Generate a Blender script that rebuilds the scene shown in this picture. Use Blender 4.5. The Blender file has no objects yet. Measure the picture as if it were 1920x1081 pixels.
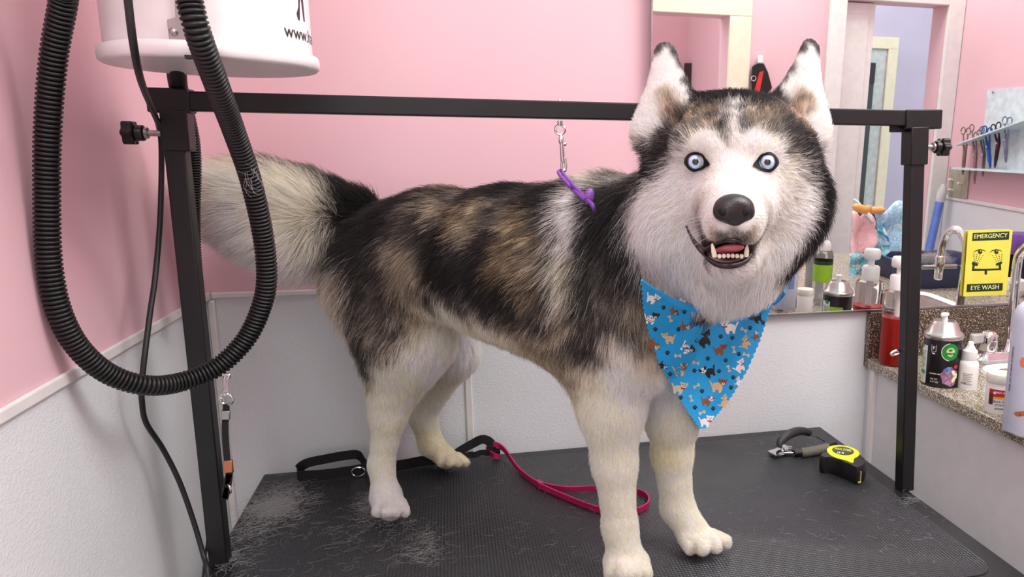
import bpy, bmesh, math, random, os
import numpy as np
from mathutils import Vector, Matrix, Quaternion
from mathutils.bvhtree import BVHTree
from mathutils.geometry import tessellate_polygon
random.seed(7); rng = np.random.default_rng(11)
scene = bpy.context.scene
COL = scene.collection
scene.view_settings.view_transform = 'Standard'
scene.view_settings.look = 'None'
# ---------------------------------------------------------------- camera solve (pixels of the 1920x1081 frame)
CF, CX, CY = 1460.96, 1223.55, 588.38
YAW, PIT, ROL = .253469123, .196254431, .00633055716
HC = 1.35                                   # camera height; table top at .75
def _rot(a, b, c):
    ca, sa, cb, sb, cc, sc = math.cos(a), math.sin(a), math.cos(b), math.sin(b), math.cos(c), math.sin(c)
    B = np.array([[1, 0, 0], [0, 0, -1], [0, 1, 0]], float)
    return np.array([[cc, -sc, 0], [sc, cc, 0], [0, 0, 1]]) @ np.array([[1, 0, 0], [0, cb, -sb], [0, sb, cb]]) @ np.array([[ca, 0, -sa], [0, 1, 0], [sa, 0, ca]]) @ B
RM = _rot(YAW, PIT, ROL)
CAMP = np.array([0, 0, HC])
def ray(u, v): return RM.T @ np.array([(u - CX) / CF, (v - CY) / CF, 1.])
def hit(o, d, x=None, y=None, z=None):
    t = (x - o[0]) / d[0] if x is not None else (y - o[1]) / d[1] if y is not None else (z - o[2]) / d[2]
    return Vector(o + d * t)
def W(u, v, y=None, x=None, z=None): return hit(CAMP, ray(u, v), x, y, z)
def ppm(P): return CF / (RM @ (np.array(P) - CAMP))[2]          # pixels per metre at a point
def proj(P):
    c = RM @ (np.array(P) - CAMP); return c[0] / c[2] * CF + CX, c[1] / c[2] * CF + CY
YW, XL = 1.575, -.439                        # back wall, left wall
TT = .75                                     # table top
# mirror plane: foot on the backsplash, leaning forward at the top
MT = math.radians(1.6)
MP0 = np.array([0, YW - .012, HC - .333]); MN = np.array([0, -math.cos(MT), -math.sin(MT)])
def refl(P): P = np.array(P, float); return P - 2 * np.dot(P - MP0, MN) * MN
MO = refl(CAMP)
def MW(u, v, y=None, x=None, z=None):        # the real point seen by reflection at pixel (u, v)
    d = ray(u, v); d = d - 2 * np.dot(d, MN) * MN
    return hit(MO, d, x, y, z)
cd = bpy.data.cameras.new('camera'); cam = bpy.data.objects.new('camera', cd); COL.objects.link(cam)
cd.sensor_width = 36; cd.lens = CF / 1920 * 36; cd.shift_x = (960 - CX) / 1920; cd.shift_y = (CY - 540.5) / 1920
cd.clip_start = .02
cam.matrix_world = Matrix.Translation(CAMP) @ Matrix((RM[0], -RM[1], -RM[2])).transposed().to_4x4()
scene.camera = cam
# ---------------------------------------------------------------- materials
def lin(c):
    return tuple((x / 255 / 12.92 if x / 255 <= .04045 else ((x / 255 + .055) / 1.055) ** 2.4) for x in c)
MATS = {}
class NT:
    def __init__(s, name):
        m = bpy.data.materials.new(name); m.use_nodes = True; s.m = m; s.t = m.node_tree; s.n = s.t.nodes
        s.b = s.n['Principled BSDF']
    def node(s, typ, **kw):
        n = s.n.new(typ)
        for k, v in kw.items():
            if k in n.inputs: n.inputs[k].default_value = v
            else: setattr(n, k, v)
        return n
    def link(s, a, b): s.t.links.new(a, b)
    def noise(s, scale, detail=3, rough=.5, coord='Object', stretch=None):
        tc = s.node('ShaderNodeTexCoord'); mp = s.node('ShaderNodeMapping')
        if stretch: mp.inputs['Scale'].default_value = stretch
        s.link(tc.outputs[coord], mp.inputs['Vector'])
        n = s.node('ShaderNodeTexNoise'); n.inputs['Scale'].default_value = scale; n.inputs['Detail'].default_value = detail; n.inputs['Roughness'].default_value = rough
        s.link(mp.outputs[0], n.inputs['Vector']); return n
    def ramp(s, fac, stops):
        r = s.node('ShaderNodeValToRGB'); e = r.color_ramp.elements
        while len(e) < len(stops): e.new(.5)
        for q, (p, c) in zip(e, stops): q.position = p; q.color = (*lin(c), 1)
        s.link(fac, r.inputs[0]); return r
    def bump(s, h, strength, dist):
        b = s.node('ShaderNodeBump'); b.inputs['Strength'].default_value = strength; b.inputs['Distance'].default_value = dist
        s.link(h, b.inputs['Height']); s.link(b.outputs[0], s.b.inputs['Normal']); return b
def mat(name, rgb, rough=.5, metal=0, spec=None, var=.06, vscale=30, bump=0, bscale=200, trans=0, coat=0, ior=None, emit=0, alpha=None):
    if name in MATS: return MATS[name]
    t = NT(name); b = t.b
    n = t.noise(vscale)
    c0 = [max(0, x * (1 - var)) for x in rgb]; c1 = [min(255, x * (1 + var)) for x in rgb]
    r = t.ramp(n.outputs['Fac'], [(.3, c0), (.7, c1)]); t.link(r.outputs[0], b.inputs['Base Color'])
    b.inputs['Roughness'].default_value = rough; b.inputs['Metallic'].default_value = metal
    if spec is not None: b.inputs['Specular IOR Level'].default_value = spec
    if trans: b.inputs['Transmission Weight'].default_value = trans
    if coat: b.inputs['Coat Weight'].default_value = coat
    if ior: b.inputs['IOR'].default_value = ior
    if emit: t.link(r.outputs[0], b.inputs['Emission Color']); b.inputs['Emission Strength'].default_value = emit
    if bump: t.bump(t.noise(bscale).outputs['Fac'], bump, .002)
    MATS[name] = t.m; return t.m
# ---------------------------------------------------------------- objects
def tag(o, label=None, cat=None, group=None, kind=None):
    if label: o['label'] = label
    if cat: o['category'] = cat
    if group: o['group'] = group
    if kind: o['kind'] = kind
    return o
def thing(name, label, cat, loc=(0, 0, 0), group=None):
    o = bpy.data.objects.new(name, None); o.empty_display_size = .05; COL.objects.link(o); o.location = loc
    return tag(o, label, cat, group)
WMAT = {}
def put(o, parent=None):
    COL.objects.link(o)
    if parent is not None:
        o.parent = parent; p = Matrix.Identity(4); q = parent; off = Vector((0, 0, 0))
        while q is not None: off += q.location; q = q.parent
        o.location = -off                      # meshes are written in world coordinates; parents carry no rotation
    return o
class MB:
    def __init__(s): s.v = []; s.f = []; s.mi = []; s.cur = 0
    def face(s, pts):
        i = len(s.v); s.v += [tuple(p) for p in pts]; s.f.append(tuple(range(i, i + len(pts)))); s.mi.append(s.cur)
    def mesh(s, vs, fs):
        i = len(s.v); s.v += [tuple(p) for p in vs]; s.f += [tuple(a + i for a in f) for f in fs]; s.mi += [s.cur] * len(fs)
    def box(s, lo, hi, M=None):
        vs = [Vector((x, y, z)) for x in (lo[0], hi[0]) for y in (lo[1], hi[1]) for z in (lo[2], hi[2])]
        if M is not None: vs = [M @ v for v in vs]
        s.mesh(vs, [(0, 1, 3, 2), (4, 6, 7, 5), (0, 4, 5, 1), (2, 3, 7, 6), (0, 2, 6, 4), (1, 5, 7, 3)]); return s
    def bar(s, a, b, w, d, up=(0, 0, 1)):      # rectangular bar from a to b, width along up x dir
        a, b = Vector(a), Vector(b); z = (b - a).normalized(); x = Vector(up).cross(z)
        if x.length < 1e-4: x = Vector((1, 0, 0))
        x.normalize(); y = z.cross(x); L = (b - a).length
        M = Matrix.Translation(a) @ Matrix((x, y, z)).transposed().to_4x4()
        return s.box((-w / 2, -d / 2, 0), (w / 2, d / 2, L), M)
    def loft(s, rings, caps=True, closed=False):
        n = len(rings[0]); i = len(s.v)
        for r in rings: s.v += [tuple(p) for p in r]
        m = len(rings)
        for k in range(m if closed else m - 1):
            for j in range(n):
                a = i + k * n + j; b = i + k * n + (j + 1) % n; c = i + ((k + 1) % m) * n + (j + 1) % n; d = i + ((k + 1) % m) * n + j
                s.f.append((a, b, c, d)); s.mi.append(s.cur)
        if caps and not closed:
            s.f.append(tuple(i + j for j in reversed(range(n)))); s.mi.append(s.cur)
            s.f.append(tuple(i + (m - 1) * n + j for j in range(n))); s.mi.append(s.cur)
        return s
    def lathe(s, base, prof, axis=(0, 0, 1), n=32, caps=True, sq=None):   # prof: [(r, h)]
        z = Vector(axis).normalized(); x = z.orthogonal().normalized()
        if abs(z.z) > .9: x = Vector((1, 0, 0)); x = (x - z * x.dot(z)).normalized()
        y = z.cross(x); base = Vector(base)
        return s.loft([[base + z * h + x * (r * math.cos(2 * math.pi * j / n)) + y * (r * math.sin(2 * math.pi * j / n)) for j in range(n)] for r, h in prof], caps)
    def tube(s, pts, r, n=12, closed=False, flat=None, caps=True, upv=None):      # flat=(w,h) makes a strap
        pts = [Vector(p) for p in pts]; N = len(pts); rings = []; x = None
        for k, p in enumerate(pts):
            if closed: t = pts[(k + 1) % N] - pts[k - 1]
            else: t = pts[min(k + 1, N - 1)] - pts[max(k - 1, 0)]
            t.normalize()
            if upv is not None: x = Vector(upv) - t * t.dot(Vector(upv)); x.normalize()
            elif x is None: x = t.orthogonal().normalized()
            else: x = (x - t * x.dot(t)).normalized()
            y = t.cross(x); rr = r[k] if hasattr(r, '__len__') else r
            if flat: rings.append([p + x * (a * flat[0] / 2) + y * (b * flat[1] / 2) for a, b in ((-1, -1), (1, -1), (1, 1), (-1, 1))])
            else: rings.append([p + x * (rr * math.cos(2 * math.pi * j / n)) + y * (rr * math.sin(2 * math.pi * j / n)) for j in range(n)])
        return s.loft(rings, caps, closed)
    def ball(s, c, r, n=16, M=None):
        c = Vector(c); r = r if hasattr(r, '__len__') else (r, r, r); rings = []
        for k in range(1, n // 2):
            a = math.pi * k / (n // 2); rings.append([Vector((r[0] * math.sin(a) * math.cos(2 * math.pi * j / n), r[1] * math.sin(a) * math.sin(2 * math.pi * j / n), -r[2] * math.cos(a))) for j in range(n)])
        if M is not None: rings = [[M @ p for p in q] for q in rings]
        return s.loft([[c + p for p in q] for q in rings])
    def prism(s, poly, h, M):                    # poly in local xy, extruded 0..h along local z
        n = len(poly); s.loft([[M @ Vector((x, y, zz)) for x, y in poly] for zz in (0, h)], True); return s
    def build(s, name, material, parent=None, smooth=True, bevel=0, seg=2, angle=40, sub=0):
        me = bpy.data.meshes.new(name); me.from_pydata(s.v, [], s.f); me.update()
        mats = material if isinstance(material, (list, tuple)) else [material]
        for m in mats: me.materials.append(m)
        if len(mats) > 1: me.polygons.foreach_set('material_index', s.mi)
        bm = bmesh.new(); bm.from_mesh(me); bmesh.ops.recalc_face_normals(bm, faces=bm.faces); bm.to_mesh(me); bm.free()
        if smooth:
            me.polygons.foreach_set('use_smooth', [True] * len(me.polygons)); me.set_sharp_from_angle(angle=math.radians(angle))
        o = bpy.data.objects.new(name, me); put(o, parent)
        if bevel:
            b = o.modifiers.new('bevel', 'BEVEL'); b.width = bevel; b.segments = seg; b.limit_method = 'ANGLE'; b.angle_limit = math.radians(50); b.harden_normals = False
        if sub:
            q = o.modifiers.new('sub', 'SUBSURF'); q.levels = q.render_levels = sub
        return o
def struct(o): o['kind'] = 'structure'; return o
def catmull(P, n=12, closed=False):
    P = [Vector(p) for p in P]; out = []; N = len(P)
    for i in range(N if closed else N - 1):
        p0, p1, p2, p3 = (P[(i - 1) % N], P[i], P[(i + 1) % N], P[(i + 2) % N]) if closed else (P[max(i - 1, 0)], P[i], P[i + 1], P[min(i + 2, N - 1)])
        for k in range(n):
            t = k / n; out.append(.5 * (2 * p1 + (p2 - p0) * t + (2 * p0 - 5 * p1 + 4 * p2 - p3) * t * t + (3 * p1 - p0 - 3 * p2 + p3) * t ** 3))
    if not closed: out.append(P[-1])
    return out
def resample(pts, step):
    out = [pts[0]]; acc = 0
    for a, b in zip(pts, pts[1:]):
        L = (b - a).length; d = step - acc
        while d <= L: out.append(a.lerp(b, d / L)); d += step
        acc = L - (d - step)
    return out
_fc = {}
def text_mesh(txt, size=1.0, bold=0.0, align='CENTER'):          # triangles of the lettering in its own xy plane
    cu = bpy.data.curves.new('lettering', 'FONT'); cu.body = txt; cu.size = size; cu.align_x = align; cu.align_y = 'CENTER'; cu.offset = bold; cu.resolution_u = 3
    o = bpy.data.objects.new('lettering', cu); COL.objects.link(o); dg = bpy.context.evaluated_depsgraph_get(); dg.update()
    me = bpy.data.meshes.new_from_object(o.evaluated_get(dg))
    vs = [v.co.copy() for v in me.vertices]; fs = [tuple(p.vertices) for p in me.polygons]
    bpy.data.objects.remove(o); bpy.data.curves.remove(cu); bpy.data.meshes.remove(me)
    return vs, fs
def ell(cx, cy, rx, ry=None, ang=0, n=14):
    ry = ry or rx; c, s = math.cos(ang), math.sin(ang)
    return [(cx + rx * math.cos(t) * c - ry * math.sin(t) * s, cy + rx * math.cos(t) * s + ry * math.sin(t) * c) for t in (2 * math.pi * k / n for k in range(n))]
# ================================================================ the room
def wall_mat():                              # pink paint above the rail, pebbled white panel below
    t = NT('pink paint over pebbled panel'); b = t.b
    geo = t.node('ShaderNodeNewGeometry'); sep = t.node('ShaderNodeSeparateXYZ'); t.link(geo.outputs['Position'], sep.inputs[0])
    gt = t.node('ShaderNodeMath', operation='GREATER_THAN'); gt.inputs[1].default_value = HC - .252; t.link(sep.outputs['Z'], gt.inputs[0])
    n = t.noise(2.5, 4); pink = t.ramp(n.outputs['Fac'], [(.3, (226, 186, 195)), (.7, (231, 193, 201))])
    n2 = t.noise(3, 3); wh = t.ramp(n2.outputs['Fac'], [(.3, (222, 226, 229)), (.7, (231, 235, 238))])
    mx = t.node('ShaderNodeMix', data_type='RGBA'); t.link(gt.outputs[0], mx.inputs['Factor']); t.link(wh.outputs[0], mx.inputs[6]); t.link(pink.outputs[0], mx.inputs[7]); t.link(mx.outputs[2], b.inputs['Base Color'])
    nb = t.noise(170, 2, .6, stretch=(1, 1, 1.5)); r = t.ramp(nb.outputs['Fac'], [(.45, (0, 0, 0)), (.62, (255, 255, 255))])
    fl = t.node('ShaderNodeMath', operation='SUBTRACT'); fl.inputs[0].default_value = 1.0; t.link(gt.outputs[0], fl.inputs[1])
    ml = t.node('ShaderNodeMath', operation='MULTIPLY'); t.link(r.outputs[0], ml.inputs[0]); t.link(fl.outputs[0], ml.inputs[1])
    t.bump(ml.outputs[0], .2, .0016); b.inputs['Roughness'].default_value = .42; b.inputs['Specular IOR Level'].default_value = .35
    return t.m
M_wall = wall_mat()
M_frp = mat('pebbled grey panel', (214, 216, 218), .45, var=.012, bump=.35, bscale=190)
M_trim = mat('white vinyl trim', (228, 226, 224), .35, var=.02)
M_pink = mat('pink wall paint', (227, 189, 197), .5, var=.02, vscale=3)
M_purple = mat('lilac wall paint', (196, 188, 214), .5, var=.03, vscale=3)
M_cream = mat('cream door trim', (236, 228, 204), .4, var=.02)
M_white = mat('white door paint', (232, 234, 230), .4, var=.02)
M_dark = mat('dark doorway', (62, 68, 72), .6)
M_chrome = mat('polished chrome', (225, 226, 228), .08, 1, var=.02)
M_steel = mat('brushed steel', (170, 170, 168), .3, 1, var=.05)
M_black = mat('black powder coat', (24, 23, 25), .42, var=.08, spec=.4)
M_plast = mat('black plastic', (20, 20, 21), .35, var=.08)
XR = 2.2; YR = -.06
struct(MB().box((XL - .1, -2.2, -.05), (4.2, YW + .1, 0)).build('floor', mat('grey vinyl floor', (205, 204, 200), .4), smooth=False))
struct(MB().box((XL - .1, YW, 0), (XR + .1, YW + .1, 2.7)).build('wall_back', M_wall, smooth=False))
struct(MB().box((XL - .1, -.6, 0), (XL, YW, 2.7)).build('wall_left', M_wall, smooth=False))
struct(MB().box((XR, YR - .1, 0), (XR + .1, YW, 2.7)).build('wall_right', M_wall, smooth=False))
zr = HC - .252
def trim(n, lo, hi, m=M_trim, bev=.003): return struct(MB().box(lo, hi).build('trim_%d' % n, m, bevel=bev))
trim(1, (XL, -.6, zr - .008), (XL + .006, YW - .006, zr + .008))
trim(2, (XL + .006, YW - .006, zr - .006), (.36, YW, zr + .006))
trim(3, (XL, YW - .012, .1), (XL + .012, YW, zr - .008))
xj = W(880, 760, y=YW).x
trim(4, (xj - .007, YW - .004, .1), (xj + .007, YW, zr - .006))
trim(5, (XR - .006, YR, zr - .008), (XR, YW - .006, zr + .008))
# ---------------------------------------------------------------- the rear wall and the rooms beyond it, seen in the mirror
def mx(u, v, y): return MW(u, v, y=y).x
def mz(u, v, y): return MW(u, v, y=y).z
y0, y1 = YR - .1, YR
xa0 = mx(1217, 60, YR) - .25; xa1 = mx(1364, 90, YR); za = mz(1364, 30, YR)        # cream doorway, left
xb0 = mx(1577, 120, YR); xb1 = mx(1755, 200, YR); zb = mz(1700, 6, YR)             # white doorway, right
rw = MB()
rw.box((xa0 - .3, y0, 0), (xa0, y1, 2.7)); rw.box((xa0, y0, za), (xa1, y1, 2.7)); rw.box((xa1, y0, 0), (xb0, y1, 2.7))
rw.box((xb0, y0, zb), (xb1, y1, 2.7)); rw.box((xb1, y0, 0), (XR + .1, y1, 2.7))
struct(rw.build('wall_rear', M_pink, smooth=False))
def casing(n, x0, x1, z, w, y, m, th=.018):
    b = MB()
    b.box((x0 - w, y, .01), (x0, y + th, z)); b.box((x1, y, .01), (x1 + w, y + th, z)); b.box((x0 - w, y, z), (x1 + w, y + th, z + w))
    return struct(b.build('trim_%d' % n, m, smooth=False, bevel=.003))
wa = mx(1405, 80, YR) - xa1
casing(6, xa0, xa1, za, wa, YR, M_cream)
struct(MB().box((xb1 + .002, YR, .01), (min(mx(1792, 210, YR), XR - .002), YR + .02, 2.6)).box((xb0 - .075, YR, .01), (xb0, YR + .02, 2.6)).box((xb0, YR, zb), (xb1 + .002, YR + .02, zb + .07)).build('trim_7', M_white, smooth=False, bevel=.003))
# rooms beyond
struct(MB().box((xa0 - .3, -1.35, 0), (mx(1500, 100, YR), -1.3, 2.7)).box((mx(1290, 100, -1.3), -1.3, 0), (mx(1290, 100, -1.3) + .04, YR - .1, 2.7)).build('wall_far_pink', M_pink, smooth=False))
yp = -1.5
struct(MB().box((1.9, yp - .05, 0), (4.2, yp, 2.7)).build('wall_far_lilac', M_purple, smooth=False))
xc1 = mx(1663, 100, yp); zc = mz(1660, 92, yp); xc0 = xc1 - .75
casing(8, xc0, xc1, zc, mx(1684, 75, yp) - mx(1664, 92, yp), yp + .001, M_cream)
struct(MB().box((xc0 + .002, yp + .0005, .01), (xc1 - .002, yp + .004, zc - .002)).build('trim_9', mat('pale grey doorway', (196, 204, 206), .5), smooth=False))
xd = mx(1637, 120, yp)
d3 = struct(MB().box((xc0 + .02, yp + .006, .02), (xd, yp + .03, mz(1630, 118, yp))).build('door_1', M_dark, smooth=False))
struct(MB().box((xd - .55, yp + .03, mz(1630, 118, yp) - .12), (xd, yp + .036, mz(1630, 118, yp))).build('trim_10', mat('dark transom', (40, 40, 50), .5), smooth=False))
# open white door leaf at the near side of the doorway
xl1 = mx(1622, 200, YR - .05)
dl = struct(MB().box((xb0 + .002, YR - .07, .02), (xl1, YR - .03, zb - .004)).build('door_2', M_white, bevel=.004))
pl = MB().box((xb0 + .02, YR - .03, .15), (xl1 - .03, YR - .024, zb - .05)).build('door_panel', M_white, dl, bevel=.004)
# ================================================================ mirror
xm0 = W(1217, 60, y=YW).x; xm1 = 1.75; zm0 = HC - .333; hm = .95
Mm = Matrix.Translation(Vector((0, MP0[1], zm0))) @ Matrix.Rotation(MT, 4, 'X')
t = NT('silvered mirror'); t.b.inputs['Metallic'].default_value = 1; t.b.inputs['Roughness'].default_value = .012
t.link(t.ramp(t.noise(1.5).outputs['Fac'], [(0, (238, 240, 240)), (1, (243, 245, 244))]).outputs[0], t.b.inputs['Base Color'])
mir = thing('wall_mirror', 'large frameless mirror on the back wall behind the dog and sink', 'mirror', (xm0, YW, zm0))
MB().box((xm0, 0, 0), (xm1, .005, hm), Mm).build('mirror_glass', t.m, mir, smooth=False)
MB().box((xm0 - .003, -.0008, -.003), (xm0, .0075, hm), Mm).box((xm0 - .003, -.004, -.004), (xm1, .008, 0), Mm).build('edge_channel', M_steel, mir, smooth=False)
# ================================================================ counter with sink
def speckle(name, cols, scale):
    t = NT(name); tc = t.node('ShaderNodeTexCoord'); v = t.node('ShaderNodeTexVoronoi'); v.inputs['Scale'].default_value = scale
    t.link(tc.outputs['Object'], v.inputs['Vector']); s = t.node('ShaderNodeSeparateColor'); t.link(v.outputs['Color'], s.inputs[0])
    r = t.ramp(s.outputs[0], cols); r.color_ramp.interpolation = 'CONSTANT'; n = t.noise(scale * .5, 4)
    mx_ = t.node('ShaderNodeMix', data_type='RGBA', blend_type='OVERLAY'); mx_.inputs['Factor'].default_value = .5
    t.link(r.outputs[0], mx_.inputs[6]); t.link(n.outputs['Fac'], mx_.inputs[7]); t.link(mx_.outputs[2], t.b.inputs['Base Color'])
    t.b.inputs['Roughness'].default_value = .22; return t.m
M_gran = speckle('speckled granite laminate', [(0, (96, 88, 76)), (.2, (150, 142, 124)), (.45, (196, 188, 168)), (.62, (122, 112, 96)), (.75, (222, 216, 200)), (.9, (66, 58, 50))], 620)
M_gran2 = speckle('dark speckled backsplash', [(0, (64, 52, 42)), (.3, (104, 88, 74)), (.55, (60, 50, 42)), (.7, (160, 146, 128)), (.82, (84, 70, 58)), (.94, (212, 204, 190))], 620)
zc_ = HC - .446; xe = .913
ct = thing('countertop', 'speckled granite-look countertop with a sink beside the grooming table', 'countertop', (xe, 1.2, zc_))
sx0, sx1, sy0, sy1 = 1.10, 1.45, .97, 1.42   # sink cut-out
b = MB(); T_ = .022
for lo, hi in (((xe, .25), (sx0, YW - .02)), ((sx1, .25), (1.85, YW - .02)), ((sx0, .25), (sx1, sy0)), ((sx0, sy1), (sx1, YW - .02))):
    b.box((lo[0], lo[1], zc_ - T_), (hi[0], hi[1], zc_))
b.build('counter_slab', M_gran, ct, smooth=False, bevel=.002)
tag(MB().box((xe + .001, YW - .0195, zc_ - T_), (1.85, YW - .0005, zm0 - .005)).build('backsplash', M_gran2, None, smooth=False, bevel=.002), 'dark speckled granite backsplash strip below the mirror', 'backsplash')
cb = thing('sink_cabinet', 'pale pebbled cabinet side under the granite-look countertop', 'cabinet', (1.3, 1.0, 0))
MB().box((xe + .012, .27, .08), (xe + .03, YW - .001, zc_ - T_ - .001)).build('side_panel', M_frp, cb, smooth=False)
MB().box((xe + .03, .27, .08), (1.83, .288, zc_ - T_ - .001)).build('end_panel', M_frp, cb, smooth=False)
MB().box((xe + .03, .30, 0), (1.80, YW - .02, .08)).build('plinth', M_plast, cb, smooth=False)
MB().box((xe + .004, YW - .045, .08), (xe + .012, YW - .028, zc_ - T_ - .001)).build('corner_strip', M_trim, cb, smooth=False)
sk = thing('sink', 'greige basin sink with a white rim set into the countertop', 'sink', (1.24, 1.18, zc_))
M_sink = mat('greige sink enamel', (178, 164, 160), .25); M_rim = mat('white sink rim', (232, 230, 226), .25)
rr = lambda x0, x1, y0_, y1_, z, r=.05: [Vector((cx + r * math.cos(a), cy + r * math.sin(a), z)) for cx, cy, a0 in ((x1 - r, y1_ - r, 0), (x0 + r, y1_ - r, 90), (x0 + r, y0_ + r, 180), (x1 - r, y0_ + r, 270)) for a in (math.radians(a0 + 15 * k) for k in range(7))]
MB().loft([rr(sx0 + .012, sx1 - .012, sy0 + .012, sy1 - .012, zc_ + .002), rr(sx0 + .018, sx1 - .018, sy0 + .018, sy1 - .018, zc_ - .02), rr(sx0 + .03, sx1 - .03, sy0 + .03, sy1 - .03, zc_ - .13), rr(sx0 + .10, sx1 - .10, sy0 + .10, sy1 - .10, zc_ - .15, .04)], False).build('basin', M_sink, sk)
MB().loft([rr(sx0 - .012, sx1 + .012, sy0 - .012, sy1 + .012, zc_ + .0005, .06), rr(sx0 - .008, sx1 + .008, sy0 - .008, sy1 + .008, zc_ + .006, .06), rr(sx0 + .008, sx1 - .008, sy0 + .008, sy1 - .008, zc_ + .006), rr(sx0 + .014, sx1 - .014, sy0 + .014, sy1 - .014, zc_ + .001)], False).build('rim', M_rim, sk)
# ================================================================ grooming table
tx0, tx1, ty0, ty1 = -.370, .803, .862, 1.556
gt = thing('grooming_table', 'black grooming table with a ribbed rubber top under the dog', 'table', ((tx0 + tx1) / 2, (ty0 + ty1) / 2, 0))
MB().box((tx0, ty0, TT - .03), (tx1, ty1, TT)).build('table_top', mat('black table edge', (30, 30, 33), .38, spec=.5), gt, bevel=.004)
def rubber():
    t = NT('ribbed black rubber'); b = t.b
    tc = t.node('ShaderNodeTexCoord'); sp = t.node('ShaderNodeSeparateXYZ'); t.link(tc.outputs['Object'], sp.inputs[0])
    def s_(o, k):
        m = t.node('ShaderNodeMath', operation='MULTIPLY'); m.inputs[1].default_value = k; t.link(o, m.inputs[0])
        q = t.node('ShaderNodeMath', operation='SINE'); t.link(m.outputs[0], q.inputs[0]); return q.outputs[0]
    a = s_(sp.outputs['X'], 2 * math.pi / .0052); c = s_(sp.outputs['Y'], 2 * math.pi / .0052)
    mm = t.node('ShaderNodeMath', operation='MAXIMUM'); t.link(a, mm.inputs[0]); t.link(c, mm.inputs[1])
    t.bump(mm.outputs[0], .5, .0022)
    n = t.noise(6, 5, .65); r = t.ramp(n.outputs['Fac'], [(.3, (36, 37, 41)), (.7, (54, 56, 61))]); t.link(r.outputs[0], b.inputs['Base Color'])
    n2 = t.noise(9, 4); rr_ = t.node('ShaderNodeMapRange'); rr_.inputs[3].default_value = .28; rr_.inputs[4].default_value = .44; t.link(n2.outputs['Fac'], rr_.inputs[0]); t.link(rr_.outputs[0], b.inputs['Roughness'])
    return t.m
ins = .036
MB().loft([rr(tx0 + ins, tx1 - ins, ty0 + ins, ty1 - ins, TT - .001, .035), rr(tx0 + ins, tx1 - ins, ty0 + ins, ty1 - ins, TT + .0015, .035), rr(tx0 + ins + .001, tx1 - ins - .001, ty0 + ins + .001, ty1 - ins - .001, TT + .002, .035)]).build('rubber_mat', rubber(), gt, angle=30)
for sx in (tx0 + .05, tx1 - .05):
    for sy in (ty0 + .05, ty1 - .05):
        MB().bar((sx, sy, 0), (sx, sy, TT - .03), .03, .03).build('leg', M_black, gt, bevel=.003)
# ================================================================ grooming arm: two posts and an overhead bar
yA = 1.2
ga = thing('grooming_stand', 'black square-tube grooming arm, two posts and an overhead bar across the table', 'grooming arm', (0, yA, TT))
pb = [W(413, 1045, y=yA), W(1695, 928, y=yA)]; pt = [W(325, 210, y=yA), W(1716, 240, y=yA)]
q = .0255
for k in (0, 1):
    d = (pt[k] - pb[k]).normalized(); p0 = pb[k].copy(); p0 += d * ((TT + .0005 - p0.z) / d.z)
    MB().bar(p0, pt[k], q, q, up=(0, 1, 0)).build('post', M_black, ga, bevel=.002)
zb_ = lambda u, v: W(u, v, y=yA)
bl = W(345, 190, y=yA); br_ = W(1700, 222, y=yA)
MB().bar(bl, br_, q, q, up=(0, 1, 0)).build('crossbar', M_black, ga, bevel=.002)
MB().bar(W(281, 188, y=yA), W(361, 190, y=yA), .0315, .0315, up=(0, 1, 0)).bar(W(331, 206, y=yA), W(337, 283, y=yA), .0330, .0330, up=(0, 1, 0)).build('corner_socket', M_black, ga, bevel=.002)
MB().bar(W(1690, 224, y=yA), W(1757, 224, y=yA), .0315, .0315, up=(0, 1, 0)).bar(W(1716, 238, y=yA), W(1714, 309, y=yA), .0330, .0330, up=(0, 1, 0)).build('corner_socket', M_black, ga, bevel=.002)
MB().bar(W(1668, 241, y=yA), W(1700, 241, y=yA), .012, .004, up=(0, 1, 0)).build('catch', M_black, ga, bevel=.001)
def knob(P, ax):
    x = Vector(ax); M = Matrix.Translation(P) @ x.to_track_quat('Z', 'Y').to_matrix().to_4x4()
    star = [(.0148 * (1 + .14 * math.cos(6 * a)) * math.cos(a), .0148 * (1 + .14 * math.cos(6 * a)) * math.sin(a)) for a in (2 * math.pi * k / 72 for k in range(72))]
    kb = MB().prism(star, .014, M).lathe(P - x * .011, [(.0095, 0), (.0105, .002), (.0105, .012)], ax, 24).build('clamp_knob', M_plast, ga, bevel=.002)
    MB().lathe(P - x * .030, [(.0042, 0), (.0042, .021)], ax, 16).lathe(P - x * .0145, [(.0075, 0), (.0075, .004)], ax, 16).build('bolt', M_steel, kb)
sL = W(331, 250, y=yA); knob(Vector((sL.x - .0165 - .032, yA, sL.z)), (-1, 0, 0))
sR = W(1715, 275, y=yA); knob(Vector((sR.x + .0165 + .032, yA, sR.z)), (1, 0, 0))
# chrome tether hook bolted through the right post
hk = W(1700, 658, y=yA)
b = MB().tube(catmull([hk + Vector((-.012, 0, .001)), hk + Vector((-.022, -.002, .003)), hk + Vector((-.033, -.004, -.001)), hk + Vector((-.030, -.004, -.005)), hk + Vector((-.016, -.002, -.003))], 8), .0023)
b.build('tether_hook', M_chrome, ga)
MB().lathe(hk + Vector((.0128, 0, 0)), [(.005, 0), (.006, .002), (.003, .006)], (1, 0, 0), 16).build('nut', M_chrome, ga)
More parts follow.
